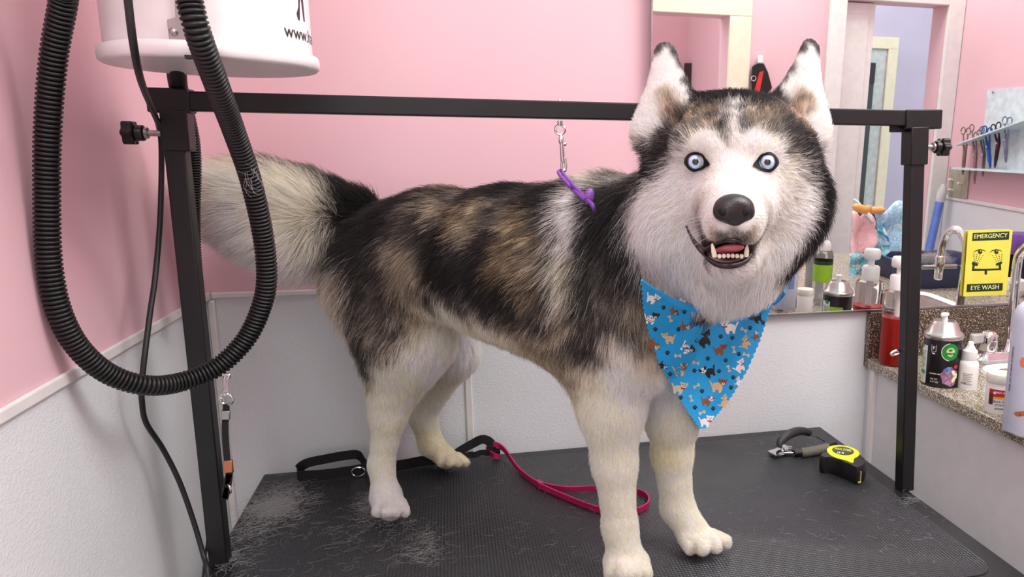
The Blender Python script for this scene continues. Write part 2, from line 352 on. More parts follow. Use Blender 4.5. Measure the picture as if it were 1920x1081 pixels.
# ---------------------------------------------------------------- snap and purple loop hanging from the bar
M_purp = mat('purple nylon', (120, 66, 168), .5, bump=.4, bscale=900)
gl = thing('grooming_loop', 'purple nylon grooming loop clipped by a chrome swivel snap under the bar', 'grooming loop', W(1051, 230, y=yA))
L_ = lambda u, v, y=yA: W(u, v, y=y)
def ring(c, r, rad, nrm, n=28): 
    z = Vector(nrm).normalized(); x = z.orthogonal().normalized(); y = z.cross(x)
    return MB().tube([Vector(c) + x * r * math.cos(2 * math.pi * k / n) + y * r * math.sin(2 * math.pi * k / n) for k in range(n)], rad, 8, True)
b = MB(); b.lathe(L_(1050, 199), [(.0028, -.002), (.0055, -.001), (.0055, .003), (.0035, .0045), (.0025, .010), (.0, .011)], n=16); b.lathe(L_(1050, 231), [(.003, -.004), (.0045, 0), (.0045, .0035)], n=16)
b.build('eye_bolt', M_chrome, gl)
ring(L_(1050, 243), .0072, .0017, (.2, 1, 0)).build('ring', M_chrome, gl)
b = MB(); b.lathe(L_(1052, 266), [(.002, -.003), (.0042, -.001), (.0045, .004), (.0032, .008), (.0018, .0125)], n=16)
b.tube([L_(1052, 256), L_(1053, 264), L_(1055, 300), L_(1055, 304)], [.0030, .0036, .0036, .0030], 12)
b.tube(catmull([L_(1054, 302), L_(1053, 310), L_(1055, 319), L_(1060, 319), L_(1061, 310), L_(1060, 300), L_(1059, 296)], 6), .0022, 10)
b.ball(L_(1059, 270), .0032, 10)
b.build('snap_hook', M_chrome, gl)
# ---------------------------------------------------------------- short black tether with chrome clips at the left post
ts = thing('tether_strap', 'short black tether with chrome snap hanging down the left post', 'tether', W(420, 705, y=1.18))
S_ = lambda u, v, y=1.175: W(u, v, y=y)
b = MB().tube(catmull([S_(405, 705, 1.19), S_(412, 703), S_(424, 701), S_(430, 703), S_(428, 708)], 6), .0022, 8)
b.tube(catmull([S_(424, 703), S_(422, 715), S_(423, 728), S_(420, 737), S_(425, 740)], 6), .0026, 8); b.tube([S_(428, 708), S_(427, 735)], .0016, 8)
b.build('snap_hook', M_chrome, ts)
ring(S_(425, 748), .0085, .0016, (.15, 1, .1)).build('ring', M_chrome, ts)
MB().tube(catmull([S_(424, 757), S_(424, 775), S_(422, 800), S_(424, 840), S_(427, 870), S_(430, 890), S_(427, 915), S_(421, 935), S_(424, 905), S_(433, 880)], 6), 0, flat=(.0085, .0016), upv=(1, 0, 0)).build('webbing', mat('black webbing', (22, 22, 24), .8, bump=.4, bscale=700), ts)
MB().bar(S_(423.5, 769), S_(423, 786), .0115, .005, up=(0, 1, 0)).build('ferrule', M_steel, ts, bevel=.001)
tag(MB().bar(S_(427.5, 862), S_(429, 885), .012, .006, up=(0, 1, 0)).build('ferrule', mat('copper', (196, 128, 96), .3, .9), ts, bevel=.001), 'copper ferrule')
ring(S_(429, 915), .007, .0014, (.8, .5, .1)).build('ring', M_chrome, ts)
# ================================================================ dryer, its hoses and its cord
yD = 1.05; cD = W(402, 118, y=yD); rD = 171 / ppm(cD); zD = cD.z - .006
M_can = mat('white enamel', (234, 232, 232), .3, var=.015)
dr = thing('pet_dryer', 'white round canister pet dryer mounted above the left post', 'pet dryer', (cD.x, yD, zD))
MB().lathe((cD.x, yD, zD + .012), [(rD, 0), (rD, .48)], n=72).build('canister', M_can, dr)
MB().lathe((cD.x, yD, zD), [(rD * .90, .001), (rD * 1.03, .0), (rD * 1.065, .003), (rD * 1.07, .010), (rD * 1.055, .016), (rD * 1.01, .018), (rD * 1.0, .016)], n=72).build('base_rim', M_can, dr, angle=60)
tag(MB().box((XL, yD - .04, zD + .20), (cD.x - rD * .8, yD + .04, zD + .32)).build('wall_bracket', M_steel, dr), None)
def cyl_map(c, r, a0, z0):                   # wraps a flat drawing round a cylinder; a0 = angle of its centre
    return lambda x, y, lift=0: Vector((c[0] + (r + lift) * math.sin(a0 + x / r), c[1] - (r + lift) * math.cos(a0 + x / r), z0 + y))
aof = lambda u: math.asin(max(-.999, min(.999, (W(u, 60, y=yD).x - cD.x) / rD)))   # angle round the canister facing the camera
def facing(c, r, u, v):                      # angle on a vertical cylinder whose surface point is seen at (u, v)
    best = min((abs(proj((c[0] + r * math.sin(a), c[1] - r * math.cos(a), W(u, v, y=c[1]).z))[0] - u), a) for a in (math.radians(k * .5) for k in range(-190, 191)))
    return best[1]
def decal(nm, m, par, mapf, polys, lift=.0004):
    b = MB()
    for P in polys:
        tri = [[P[i] for i in t] for t in tessellate_polygon([[Vector((x, y, 0)) for x, y in P]])]
        while tri:                           # split wide triangles so that they follow the curve
            t = tri.pop(); k = max(range(3), key=lambda i: abs(t[i][0] - t[i - 1][0]))
            if abs(t[k][0] - t[k - 1][0]) > .004:
                m_ = ((t[k][0] + t[k - 1][0]) / 2, (t[k][1] + t[k - 1][1]) / 2); tri += [[t[k - 1], m_, t[k - 2]], [m_, t[k], t[k - 2]]]
            else: b.mesh([mapf(x, y, lift) for x, y in t], [(0, 1, 2)])
    return b.build(nm, m, par, smooth=False)
def wrap_text(nm, m, par, mapf, txt, size, bold=0, x=0, y=0, lift=.0006, align='CENTER'):
    vs, fs = text_mesh(txt, size, bold, align)
    return MB_mesh(nm, [mapf(v.x + x, v.y + y, lift) for v in vs], fs, m, par)
def MB_mesh(nm, vs, fs, m, par):
    b = MB(); b.mesh(vs, fs); return b.build(nm, m, par, smooth=False)
M_ink = mat('black ink', (25, 22, 26), .5)
cy_ = (cD.x, yD); a_t = facing(cy_, rD, 531, 55)
mp = cyl_map(cy_, rD, a_t, W(531, 57, y=yD - .06).z)
wrap_text('lettering', M_ink, dr, mp, 'www.hanv', .0205, 0, align='LEFT')
mp2 = cyl_map(cy_, rD, facing(cy_, rD, 560, 20), W(560, 18, y=yD - .04).z)
decal('emblem', mat('dark violet ink', (52, 34, 58), .5), dr, mp2, [[(-.004, -.010), (-.0005, -.011), (.002, .004), (.004, .016), (.001, .018), (-.001, .004), (-.0035, .0), (-.006, -.004)], [(.004, .016), (.007, .012), (.010, -.010), (.013, -.010), (.012, .016), (.008, .02)]])
aL = facing(cy_, rD, 332, 60); mL = cyl_map(cy_, rD, aL, 0)
zl = W(332, 60, y=yD - rD * .9).z
lat = MB()
pp = [(-.008, -.012), (.004, -.015), (.010, -.010), (.010, .05), (.002, .05), (.0, .012), (-.008, .010)]
lat.loft([[mL(x, y + zl, .001) for x, y in pp], [mL(x, y + zl, .004) for x, y in pp]])
la = lat.build('latch', M_steel, dr, bevel=.0006)
MB().lathe(mL(-.003, zl - .002, .003), [(.0042, 0), (.0042, .002), (.002, .0035), (0, .0036)], mL(-.003, zl, 1) - mL(-.003, zl, 0), 16).build('bolt', M_steel, la)
pp = [(.005, -.0285), (.0165, -.0285), (.0145, -.0105), (.003, -.0105)]
MB().loft([[mL(x, y + zl, .001) for x, y in pp], [mL(x, y + zl, .0055) for x, y in pp]]).build('latch_strap', M_plast, dr, bevel=.001)
M_hose = mat('black corrugated hose', (17, 17, 18), .42, spec=.45, var=.1)
def corrugated(nm, pts, r, label, pitch=.0050):
    c = resample(catmull(pts, 24), pitch / 6); rad = [r * (1 - .10 + .10 * (1 if i % 6 in (1, 2, 3) else -1 if i % 6 == 5 else 0)) for i in range(len(c))]
    o = MB().tube(c, rad, 22).build(nm, M_hose, None, angle=80); return tag(o, label, 'hose')
hp = [(150, -560, .90), (134, -260, .91), (121, -60, .93), (119, 0, .95), (101, 104, .965), (90, 233, .975), (88, 363, .98), (92, 492, .98), (112, 587, .985), (150, 655, 1.0), (207, 702, 1.02), (275, 722, 1.04), (342, 715, 1.07), (410, 686, 1.09), (462, 634, 1.10), (491, 572, 1.10), (500, 518, 1.095), (493, 440, 1.085), (470, 337, 1.06), (440, 249, 1.02), (409, 166, .955), (373, 67, .905), (355, 0, .90), (345, -50, .90), (330, -260, .89), (320, -560, .88)]
corrugated('dryer_hose', [W(u, v, y=y) for u, v, y in hp], .0126, 'long black corrugated hose looping down in front of the left wall and post')
h2 = [(329, 112, 1.10), (334, 160, 1.22), (345, 200, 1.27), (358, 260, 1.29), (362, 320, 1.30), (360, 400, 1.30), (362, 480, 1.30), (368, 580, 1.30)]
corrugated('dryer_hose', [W(u, v, y=y) for u, v, y in h2], .0115, 'short black corrugated hose running down behind the left post', .004)
cp = [(236, -560, .86), (234, -260, .86), (236, -50, .86), (240, 0, .86), (251, 88, .875), (264, 150, .94), (282, 197, 1.08), (298, 238, 1.22), (303, 290, 1.235), (300, 415, 1.22), (291, 518, 1.19), (282, 582, 1.165), (272, 660, 1.14), (266, 717, 1.13), (266, 750, 1.13), (274, 792, 1.15), (306, 842, 1.18), (337, 904, 1.19), (363, 977, 1.19), (381, 1039, 1.18), (389, 1070, 1.16), (394, 1130, 1.14)]
tag(MB().tube(catmull([W(u, v, y=y) for u, v, y in cp], 12), .0036, 12).build('power_cord', mat('black cord rubber', (22, 22, 24), .5)), 'black power cord hanging from the dryer down the left wall', 'cord')
tag(MB().tube(catmull([W(u, v, y=y) for u, v, y in [(404, 935, 1.225), (397, 965, 1.225), (391, 990, 1.22), (388, 1020, 1.2), (384, 1050, 1.18), (378, 1110, 1.16)]], 10), .0018, 8).build('thin_cable', mat('black cord rubber', (22, 22, 24), .5)), 'thin black cable behind the foot of the left post', 'cable')
# ================================================================ the dog: one continuous skin from a smooth union of round cones
def sk(u, v, y, r): 
    P = W(u, v, y=y); return np.array([*P]), r / ppm(P)
PR = []
def cone(a, b, k=.02, flat=None, sub=False):
    (A, ra), (B, rb) = sk(*a), sk(*b); PR.append((A, ra, B, rb, k, flat, sub))
def ellipsoid(c, rx, ry, rz, k=.02, sub=False, M=None):
    P = W(*c[:2], y=c[2]); s = ppm(P); PR.append((np.array(P), np.array([rx / s, ry / s, rz / s]), None, None, k, M, sub))
def sdf(X, Y, Z):
    F = np.full(X.shape, 1.0, np.float32)
    x, y, z = X[:, 0, 0], Y[0, :, 0], Z[0, 0, :]
    for A, ra, B, rb, k, flat, sub in PR:
        if B is None: lo = A - ra.max() - .05; hi = A + ra.max() + .05
        else: m = max(ra, rb) + .05; lo = np.minimum(A, B) - m; hi = np.maximum(A, B) + m
        i0, i1 = np.searchsorted(x, (lo[0], hi[0])); j0, j1 = np.searchsorted(y, (lo[1], hi[1])); k0, k1 = np.searchsorted(z, (lo[2], hi[2]))
        if i1 <= i0 or j1 <= j0 or k1 <= k0: continue
        s = np.s_[i0:i1, j0:j1, k0:k1]; px, py, pz = X[s] - A[0], Y[s] - A[1], Z[s] - A[2]
        if B is None:
            if flat is not None:
                R = np.array(flat); px, py, pz = (R[0, 0] * px + R[0, 1] * py + R[0, 2] * pz, R[1, 0] * px + R[1, 1] * py + R[1, 2] * pz, R[2, 0] * px + R[2, 1] * py + R[2, 2] * pz)
            q = np.sqrt((px / ra[0]) ** 2 + (py / ra[1]) ** 2 + (pz / ra[2]) ** 2); d = (q - 1) * ra.min()
            g = np.sqrt((px / ra[0] ** 2) ** 2 + (py / ra[1] ** 2) ** 2 + (pz / ra[2] ** 2) ** 2) + 1e-6; d = q * (q - 1) / g
        else:
            D = B - A
            if flat is not None:             # squeeze along a direction: thin ears
                n, f = flat; c = (px * n[0] + py * n[1] + pz * n[2]) * (1 / f - 1); px, py, pz = px + n[0] * c, py + n[1] * c, pz + n[2] * c
                D = D + n * (D @ n) * (1 / f - 1)
            t = np.clip((px * D[0] + py * D[1] + pz * D[2]) / (D @ D), 0, 1)
            d = np.sqrt((px - t * D[0]) ** 2 + (py - t * D[1]) ** 2 + (pz - t * D[2]) ** 2) - (ra + (rb - ra) * t)
            if flat is not None: d = d * flat[1]
        G = F[s]
        if sub: h = np.clip(.5 - .5 * (G + d) / k, 0, 1); F[s] = G * (1 - h) - d * h + k * h * (1 - h)
        else: h = np.clip(.5 + .5 * (G - d) / k, 0, 1); F[s] = G * (1 - h) + d * h - k * h * (1 - h)
    return F
def surface_nets(F, o, h):
    S = F < 0; nx, ny, nz = F.shape
    c = sum(S[i:nx - 1 + i, j:ny - 1 + j, k:nz - 1 + k].astype(np.int8) for i in (0, 1) for j in (0, 1) for k in (0, 1))
    act = (c > 0) & (c < 8); I = np.argwhere(act); idx = np.full(act.shape, -1, np.int32); idx[act] = np.arange(len(I))
    acc = np.zeros((len(I), 3)); cnt = np.zeros(len(I))
    off = [(i, j, k) for i in (0, 1) for j in (0, 1) for k in (0, 1)]
    for a in off:
        for ax in range(3):
            if a[ax]: continue
            b = list(a); b[ax] = 1
            fa = F[I[:, 0] + a[0], I[:, 1] + a[1], I[:, 2] + a[2]]; fb = F[I[:, 0] + b[0], I[:, 1] + b[1], I[:, 2] + b[2]]
            m = (fa < 0) != (fb < 0); t = np.where(m, fa / np.where(m, fa - fb, 1), 0); p = np.array(a, float)[None] + 0 * acc
            p[:, ax] += t; acc[m] += p[m]; cnt[m] += 1
    V = (I + acc / cnt[:, None]) * h + o; faces = []
    for ax in range(3):
        b1, b2 = [(1, 2), (2, 0), (0, 1)][ax]
        sh = [slice(1, -1)] * 3; lo = list(sh); hi = list(sh); lo[ax] = slice(0, -1); hi[ax] = slice(1, None)
        s0, s1 = S[tuple(lo)], S[tuple(hi)]
        for flag, rev in ((s0 & ~s1, 0), (~s0 & s1, 1)):
            E = np.argwhere(flag); 
            if not len(E): continue
            E = E + 1; E[:, ax] -= 1
            def at(d1, d2):
                q = E.copy(); q[:, b1] -= d1; q[:, b2] -= d2; return idx[q[:, 0], q[:, 1], q[:, 2]]
            Q = np.stack([at(1, 1), at(0, 1), at(0, 0), at(1, 0)], 1)
            faces.append(Q[:, ::-1] if rev else Q)
    return V, np.concatenate(faces)
# torso
cone((742, 486, 1.40, 96), (830, 480, 1.32, 104), .04)
cone((830, 480, 1.32, 104), (960, 494, 1.21, 125), .05)
cone((960, 494, 1.21, 125), (1085, 528, 1.12, 146), .05)
cone((1085, 515, 1.12, 150), (1195, 610, 1.045, 118), .05)
cone((1108, 482, 1.11, 92), (1240, 430, .99, 98), .05)      # neck
cone((1200, 540, 1.05, 112), (1330, 480, .95, 100), .05)
# near hind leg
cone((735, 530, 1.375, 98), (765, 640, 1.32, 74), .04)
cone((765, 640, 1.32, 74), (730, 775, 1.325, 29), .03)
cone((730, 775, 1.325, 29), (715, 870, 1.325, 20), .02)
cone((715, 870, 1.325, 20), (723, 930, 1.31, 24), .015)
cone((724, 930, 1.31, 26), (733, 950, 1.285, 24), .012)
for du, y in ((-25, 1.272), (-9, 1.256), (9, 1.254), (25, 1.268)): cone((731 + du * .7, 944, 1.29, 13), (733 + du, 958, y, 10.5), .005)
# far hind leg
cone((800, 540, 1.475, 82), (842, 660, 1.475, 48), .03)
cone((842, 660, 1.475, 46), (792, 775, 1.51, 24), .02)
cone((792, 775, 1.51, 24), (808, 832, 1.505, 20), .015)
cone((808, 832, 1.505, 20), (838, 858, 1.485, 19), .012)
for du, y in ((-18, 1.460), (-2, 1.450), (14, 1.452), (27, 1.468)): cone((838 + du * .7, 858, 1.475, 11), (845 + du, 866, y, 8.5), .004)
# near front leg
cone((1130, 610, 1.06, 92), (1148, 760, 1.04, 58), .04)
cone((1148, 760, 1.04, 54), (1153, 870, 1.035, 37), .02)
cone((1153, 870, 1.035, 37), (1162, 985, 1.03, 29), .015)
cone((1162, 985, 1.03, 29), (1173, 1050, 1.02, 34), .015)
for du, y in ((-30, 1.0), (-10, .985), (12, .985), (31, 1.0)): cone((1174 + du * .7, 1055, 1.015, 22), (1177 + du, 1072, y, 15), .01)
# far front leg
cone((1245, 640, 1.10, 85), (1262, 770, 1.095, 52), .03)
cone((1262, 770, 1.095, 48), (1260, 850, 1.095, 34), .02)
cone((1260, 850, 1.095, 34), (1270, 950, 1.09, 27), .015)
cone((1270, 950, 1.09, 27), (1302, 1002, 1.07, 30), .015)
for du, dv, y in ((-24, 9, 1.046), (-2, 11, 1.03), (22, 7, 1.03), (40, -2, 1.044)): cone((1304 + du * .7, 1006, 1.06, 16), (1318 + du, 1016 + dv, y, 12.5), .005)
# tail
TAIL = [(672, 402, 1.44, 36), (622, 415, 1.43, 62), (560, 416, 1.41, 76), (490, 392, 1.40, 70), (430, 375, 1.395, 58), (388, 362, 1.39, 36)]
for a, b in zip(TAIL, TAIL[1:]): cone(a, b, .02)
# head
ellipsoid((1374, 290, .90), 150, 150, 112, .03)
ellipsoid((1372, 400, .90), 150, 130, 125, .04)
ellipsoid((1266, 402, .90), 60, 70, 84, .04)
ellipsoid((1476, 386, .90), 60, 70, 80, .04)
ellipsoid((1366, 485, .92), 100, 105, 84, .04)
cone((1374, 375, .83, 84), (1376, 412, .745, 58), .025)        # muzzle
cone((1372, 470, .83, 62), (1365, 478, .765, 38), .02)         # lower jaw
cone((1330, 268, .825, 34), (1290, 262, .835, 22), .03)        # brows
cone((1412, 268, .825, 34), (1455, 262, .835, 22), .03)
mk = W(1364, 475, y=.745)
ellipsoid((1366, 470, .745), 44, 48, 20, .010, sub=True)       # open mouth
# ears: thin cones facing the viewer
fL = np.array([-.35, -.93, .1]); fL /= np.linalg.norm(fL); fR = np.array([.12, -.99, .1]); fR /= np.linalg.norm(fR)
for (b0, b1, tip, n) in (((1228, 245), (1276, 208), (1247, 100), fL), ((1519, 240), (1472, 205), (1519, 95), fR)):
    cone((*b0, .915, 46), (*tip, .93, 11), .012, (n, .42)); cone((*b1, .905, 38), (*tip, .93, 11), .012, (n, .42))
for (c, tip) in (((1258, 218), (1250, 128)), ((1498, 215), (1516, 122))):
    cone((*c, .880, 30), (*tip, .905, 7), .008, None, True)
STEP = .0042
lo = np.array([-.43, .70, TT - .01]); hi = np.array([.50, 1.56, 1.53])
gx, gy, gz = [np.arange(lo[i], hi[i], STEP) for i in range(3)]
GX, GY, GZ = np.meshgrid(gx.astype(np.float32), gy.astype(np.float32), gz.astype(np.float32), indexing='ij', sparse=True)
GX, GY, GZ = [np.broadcast_to(q_, (len(gx), len(gy), len(gz))) for q_ in (GX, GY, GZ)]
F = sdf(GX, GY, GZ)
F = np.maximum(F, (TT + .0025 - GZ))                           # paws flat on the mat
DV, DF = surface_nets(F, lo, STEP)
def mesh_np(nm, V, Fc, m, par=None, smooth=True):
    me = bpy.data.meshes.new(nm); me.from_pydata(V.tolist() if hasattr(V, 'tolist') else V, [], Fc.tolist() if hasattr(Fc, 'tolist') else Fc); me.update()
    for q_ in (m if isinstance(m, (list, tuple)) else [m]): me.materials.append(q_)
    if smooth: me.polygons.foreach_set('use_smooth', [True] * len(me.polygons))
    o = bpy.data.objects.new(nm, me); return put(o, par)
# ---------------------------------------------------------------- coat colours: dabs laid on the skin, blended by distance
PAL = dict(W=(247, 244, 240), C=(252, 246, 230), K=(20, 17, 19), D=(52, 48, 46), T=(144, 128, 102), G=(110, 103, 96), L=(190, 178, 158), P=(236, 226, 212), B=(188, 164, 148), H=(156, 140, 120), M=(52, 20, 24), Y=(246, 234, 212))
tree = BVHTree.FromPolygons([Vector(v) for v in DV], [tuple(f) for f in DF.tolist()])
camv = Vector(CAMP)
def onskin(u, v, yg=None):
    h = tree.ray_cast(camv, Vector(ray(u, v)).normalized())
    if h[0] is not None: return h[0], h[1]
    y = yg or (1.4 if u < 680 else 1.3 if u < 900 else 1.1 if u < 1180 else .9 if v < 620 else 1.04)
    h = tree.find_nearest(W(u, v, y=y)); return h[0], h[1]
DABS = '''
665 380K 700 395K 750 385D 775 412G 850 375G 825 392L 900 363D 950 358K 1000 353K 1050 352K 1025 390K 875 415T 800 440D 840 445K 880 435L 920 440D 910 465K 950 400G 985 410T 980 450T 1020 450T 950 490T 1000 485L 1000 525T 870 470D 790 415D
1088 378W 1072 420W 1060 460W 1055 500C 1052 550C 1050 600L 1082 400W 1065 440W 1057 480C
1040 420K 1036 470D 1030 520D 1110 430K 1104 460K 1100 490K 1096 530D 1092 570D 1095 630D 1128 450D 1130 490G 1150 425K 1175 490K 1130 348C 1155 335K 1120 380K 1140 400K 1165 380K 1140 530G 1165 540D 1178 565L 1185 600L 1130 570G 1118 615G 1160 585D 1182 612D 1205 645L 1222 675P 1145 640P 1160 655W 1190 720W 1150 690W 1075 650G 1035 650L 1100 690P 1140 728C 1150 760C 1110 740C 1130 780C 1160 740W 1165 640W 1180 680W 1170 720W 1210 720W 1225 760W 1195 770W 1100 655D 1180 780C 1240 740W
1025 550D 950 540K 900 530K 850 515K 815 495K 920 570D 975 590D 1025 600D 1000 632L 950 622P 900 600C 860 540D 880 560G 925 648P 1000 678L 1050 715P 1060 690L
750 470L 775 490L 725 510G 765 535L 700 450D 655 440K 672 450K 670 490K 680 500D 668 520D 690 570G 725 560G 800 550G 820 520D 684 600K 630 590P 625 640P 628 540P 684 645K 650 540P 656 575P 655 610P 660 650P 665 690P 645 515P 680 570K 682 605K 690 680D 700 610L 730 640G 775 600L 810 580C 835 572C 690 665D 650 680P 700 685C 765 665W 730 700C 800 640W 740 680C 720 700C 780 640C 820 690W 720 750C 720 850C 730 940W 770 720C 860 620W 740 425D 710 420K 760 440G 680 620G 665 560D 715 590D 745 600G
840 660C 800 780C 840 860Y 1150 800C 1105 800C 1160 900C 1170 1000C 1178 1060C 1262 800C 1262 900C 1300 1000C 1230 850Y 1320 1020C 790 820Y
640 378K 650 410K 655 440K 648 465D 618 345K 592 322D 560 304D 520 294G 470 290L 600 385C 560 400C 500 350C 450 400W 540 470W 600 480W 622 500P 480 330C 570 345C 420 330C 400 380C 632 420D 635 450L
1376 200W 1376 215W 1375 230W 1374 250W 1376 207W 1376 222W 1375 240W 1363 205D 1389 205D 1364 222D 1388 222G 1363 240G 1347 172K 1399 172K 1311 178K 1451 179K 1376 168K 1330 176K 1360 178K 1392 178K 1422 176K 1300 172K 1460 174K 1330 194K 1422 194K 1320 186K 1347 186K 1376 184K 1405 186K 1432 186K 1300 186D 1452 186D 1295 208H 1337 208H 1316 200G 1420 208H 1451 208H 1472 215G 1436 198D 1280 222D 1330 190D 1420 190D 1353 236D 1357 252G 1394 236D 1345 222G 1408 225H 1321 252W 1311 268W 1342 268W 1300 262C 1420 252W 1440 268W 1404 264W 1455 270C 1300 240G 1450 240G 1325 235H 1432 235H
1259 231D 1244 257K 1218 278D 1259 272D 1202 303K 1244 296D 1230 320K 1192 340K 1275 262D 1284 284W 1268 312W 1262 330W 1477 231D 1503 257K 1523 283K 1475 257D 1534 319K 1500 288K 1480 284G 1468 300W 1460 280W 1540 320K 1542 345K 1540 372K 1536 398K 1529 424K 1519 446K 1507 466K 1494 484K 1480 500K 1552 370K 1548 410K 1480 300C 1510 320D 1495 318W 1506 345W
1244 350W 1212 365W 1202 412W 1240 420W 1218 469W 1270 500W 1184 380K 1178 420K 1186 470K 1205 520K 1235 560K 1275 585D 1195 440W 1210 500W 1240 535W 1503 350W 1512 385W 1503 418W 1494 440W 1474 478W 1472 474W 1430 526W 1373 557W 1321 547W 1290 530W 1450 540W 1300 340W 1440 340W 1376 300W 1376 340W 1330 400W 1420 400W 1366 520W 1366 575W 1410 565W 1350 441G 1376 443G 1400 442G 1336 437L 1413 437L 1326 430W 1422 432W 1352 420W 1400 420W
1240 150W 1225 200W 1268 150W 1247 80D 1247 97W 1522 93W 1262 96D 1275 118D 1290 146D 1302 168D 1236 92D 1246 106W 1257 120W 1267 142W 1279 166W 1284 186W 1232 120W 1226 150W 1255 205B 1250 185L 1262 225B 1202 235W 1213 195W 1235 230W 1216 255W 1500 205B 1508 190L 1494 220B 1525 78D 1508 90D 1490 110D 1472 130D 1454 152K 1534 92D 1522 100W 1511 112W 1496 132W 1483 150W 1471 170W 1532 120W 1538 150W 1523 127W 1541 174W 1510 155W 1534 241W 1515 235W 1546 215W 1480 165W
1366 470M 1345 468M 1390 468M 1366 482M 1350 462M 1366 509W 1340 505W 1392 505W 1318 492W 1415 480W 1300 470W
'''
dp = []; dc = []
for tk in DABS.replace('\n', ' ').split():
    if tk[-1].isalpha(): dp.append(tuple(onskin(pu, int(tk[:-1]))[0])); dc.append(lin(PAL[tk[-1]]))
    else: pu = int(tk)
for xyz, k in (((-.02, 1.47, 1.28), 'K'), ((.1, 1.4, 1.25), 'G'), ((.25, 1.3, 1.25), 'G'), ((.25, 1.2, 1.32), 'K'), ((.35, 1.0, 1.35), 'K'), ((.38, .98, 1.45), 'K'), ((.30, 1.0, 1.45), 'K'), ((.25, 1.3, 1.1), 'P'), ((.05, 1.45, 1.1), 'P'), ((.42, .98, 1.3), 'K'), ((.36, 1.12, 1.2), 'W')):
    dp.append(tuple(tree.find_nearest(Vector(xyz))[0])); dc.append(lin(PAL[k]))
dp = np.array(dp); dc = np.array(dc)
def shepard(P, ctr, val, eps, pw):
    out = np.zeros((len(P), val.shape[1]))
    for i in range(0, len(P), 20000):
        d2 = ((P[i:i + 20000, None, :] - ctr[None]) ** 2).sum(-1) + eps * eps; w_ = d2 ** (-pw / 2); out[i:i + 20000] = (w_ @ val) / w_.sum(1, keepdims=True)
    return out
def coat(P): return shepard(P, dp, dc, .004, 5)
FLOW = '''1050 360 -1 .15 26 .3;900 372 -1 .1 24 .3;750 400 -1 .25 28 .35;690 400 -1 .3 30 .4;1000 480 -1 .45 27 .3;850 480 -1 .4 26 .3;720 500 -.8 .7 30 .35;700 600 -.4 1 34 .4;640 540 -.6 .8 46 .5;635 640 -.5 1 44 .5;670 690 -.4 1 34 .45;750 620 -.2 1 28 .3;730 720 -.1 1 18 .3;720 800 0 1 11 .25;716 880 0 1 7 .22;745 800 .2 1 8 .22;730 950 0 .7 6 .2;850 620 -.1 1 24 .35;880 605 -.2 1 26 .35;800 560 -.4 1 26 .3;950 630 -.5 .9 28 .35;1050 705 -.4 1 28 .35;960 570 -.8 .7 27 .3;1060 450 -.6 1 30 .3;1055 560 -.5 1 28 .3;1130 560 -.3 1 28 .3;1150 480 -.5 1 34 .35;1160 400 -.5 .9 44 .5;1165 330 -.8 -.1 44 .55;1120 340 -.9 .1 34 .45;1200 600 .1 1 28 .3;1240 680 .1 1 22 .3;1150 700 -.1 1 20 .28;1150 780 0 1 13 .25;1100 800 -.3 1 16 .35;1160 900 0 1 9 .22;1170 1000 0 1 8 .22;1175 1060 0 .6 6 .2;1265 800 0 1 13 .25;1260 900 .1 1 10 .22;1290 980 .4 .9 9 .22;1315 1015 .7 .5 7 .2;840 660 -.1 1 15 .25;795 790 0 1 9 .22;840 860 .7 .5 6 .2
640 390 -.9 -.2 36 .45;605 365 -.9 -.35 46 .5;560 360 -.95 -.25 48 .45;600 450 -.55 .85 56 .5;560 460 -.7 .7 60 .5;500 440 -.8 .55 54 .45;500 350 -1 -.15 46 .4;430 345 -1 -.1 40 .4;430 410 -.95 .3 46 .4;390 362 -1 .05 30 .35;640 440 -.4 .9 44 .4
1376 340 0 -1 5 .2;1376 290 0 -1 6 .2;1376 230 0 -1 11 .22;1320 225 -.3 -1 13 .25;1430 225 .3 -1 13 .25;1376 175 0 -1 15 .35;1320 178 -.2 -1 15 .35;1440 178 .2 -1 15 .35;1320 262 -.3 -1 8 .2;1432 262 .3 -1 8 .2;1230 290 -1 -.15 20 .35;1200 340 -1 .2 28 .4;1270 270 -1 -.4 13 .25;1480 270 1 -.4 13 .25;1515 290 1 -.15 20 .35;1548 340 1 .2 28 .4;1250 370 -1 .3 18 .3;1210 430 -.75 .7 24 .32;1250 500 -.3 1 22 .28;1500 370 1 .3 18 .3;1540 430 .75 .7 24 .32;1490 490 .2 1 20 .26;1290 345 -.8 .3 8 .22;1450 345 .8 .3 8 .22;1330 400 -.9 .35 5 .18;1420 400 .9 .35 5 .18;1310 440 -.8 .6 10 .22;1440 440 .8 .6 10 .22;1366 520 0 1 13 .2;1366 565 0 1 26 .3;1300 545 -.2 1 26 .3;1430 540 .2 1 26 .3
1240 150 -.1 -1 5 .12;1218 150 -.3 -1 5 .12;1270 120 .1 -1 4 .12;1205 230 -.5 -.6 8 .25;1285 175 .1 -1 5 .15;1262 190 -.35 -1 12 .4;1250 100 0 -1 4 .2;1520 150 .1 -1 5 .12;1542 150 .3 -1 5 .12;1500 108 -.1 -1 4 .12;1548 230 .5 -.6 8 .25;1465 165 -.1 -1 5 .15;1492 190 .25 -1 12 .4;1521 95 0 -1 4 .2'''
fp = []; fv = []
for r_ in FLOW.replace('\n', ';').split(';'):
    u, v, du, dv, ln, lf = map(float, r_.split()); P, N = onskin(u, v); d = RM.T @ np.array([du, dv, 0.]); d = Vector(d) - N * N.dot(Vector(d)); d.normalize()
    fp.append(tuple(P)); fv.append((*d, ln / 1000, lf))
fp = np.array(fp); fv = np.array(fv)
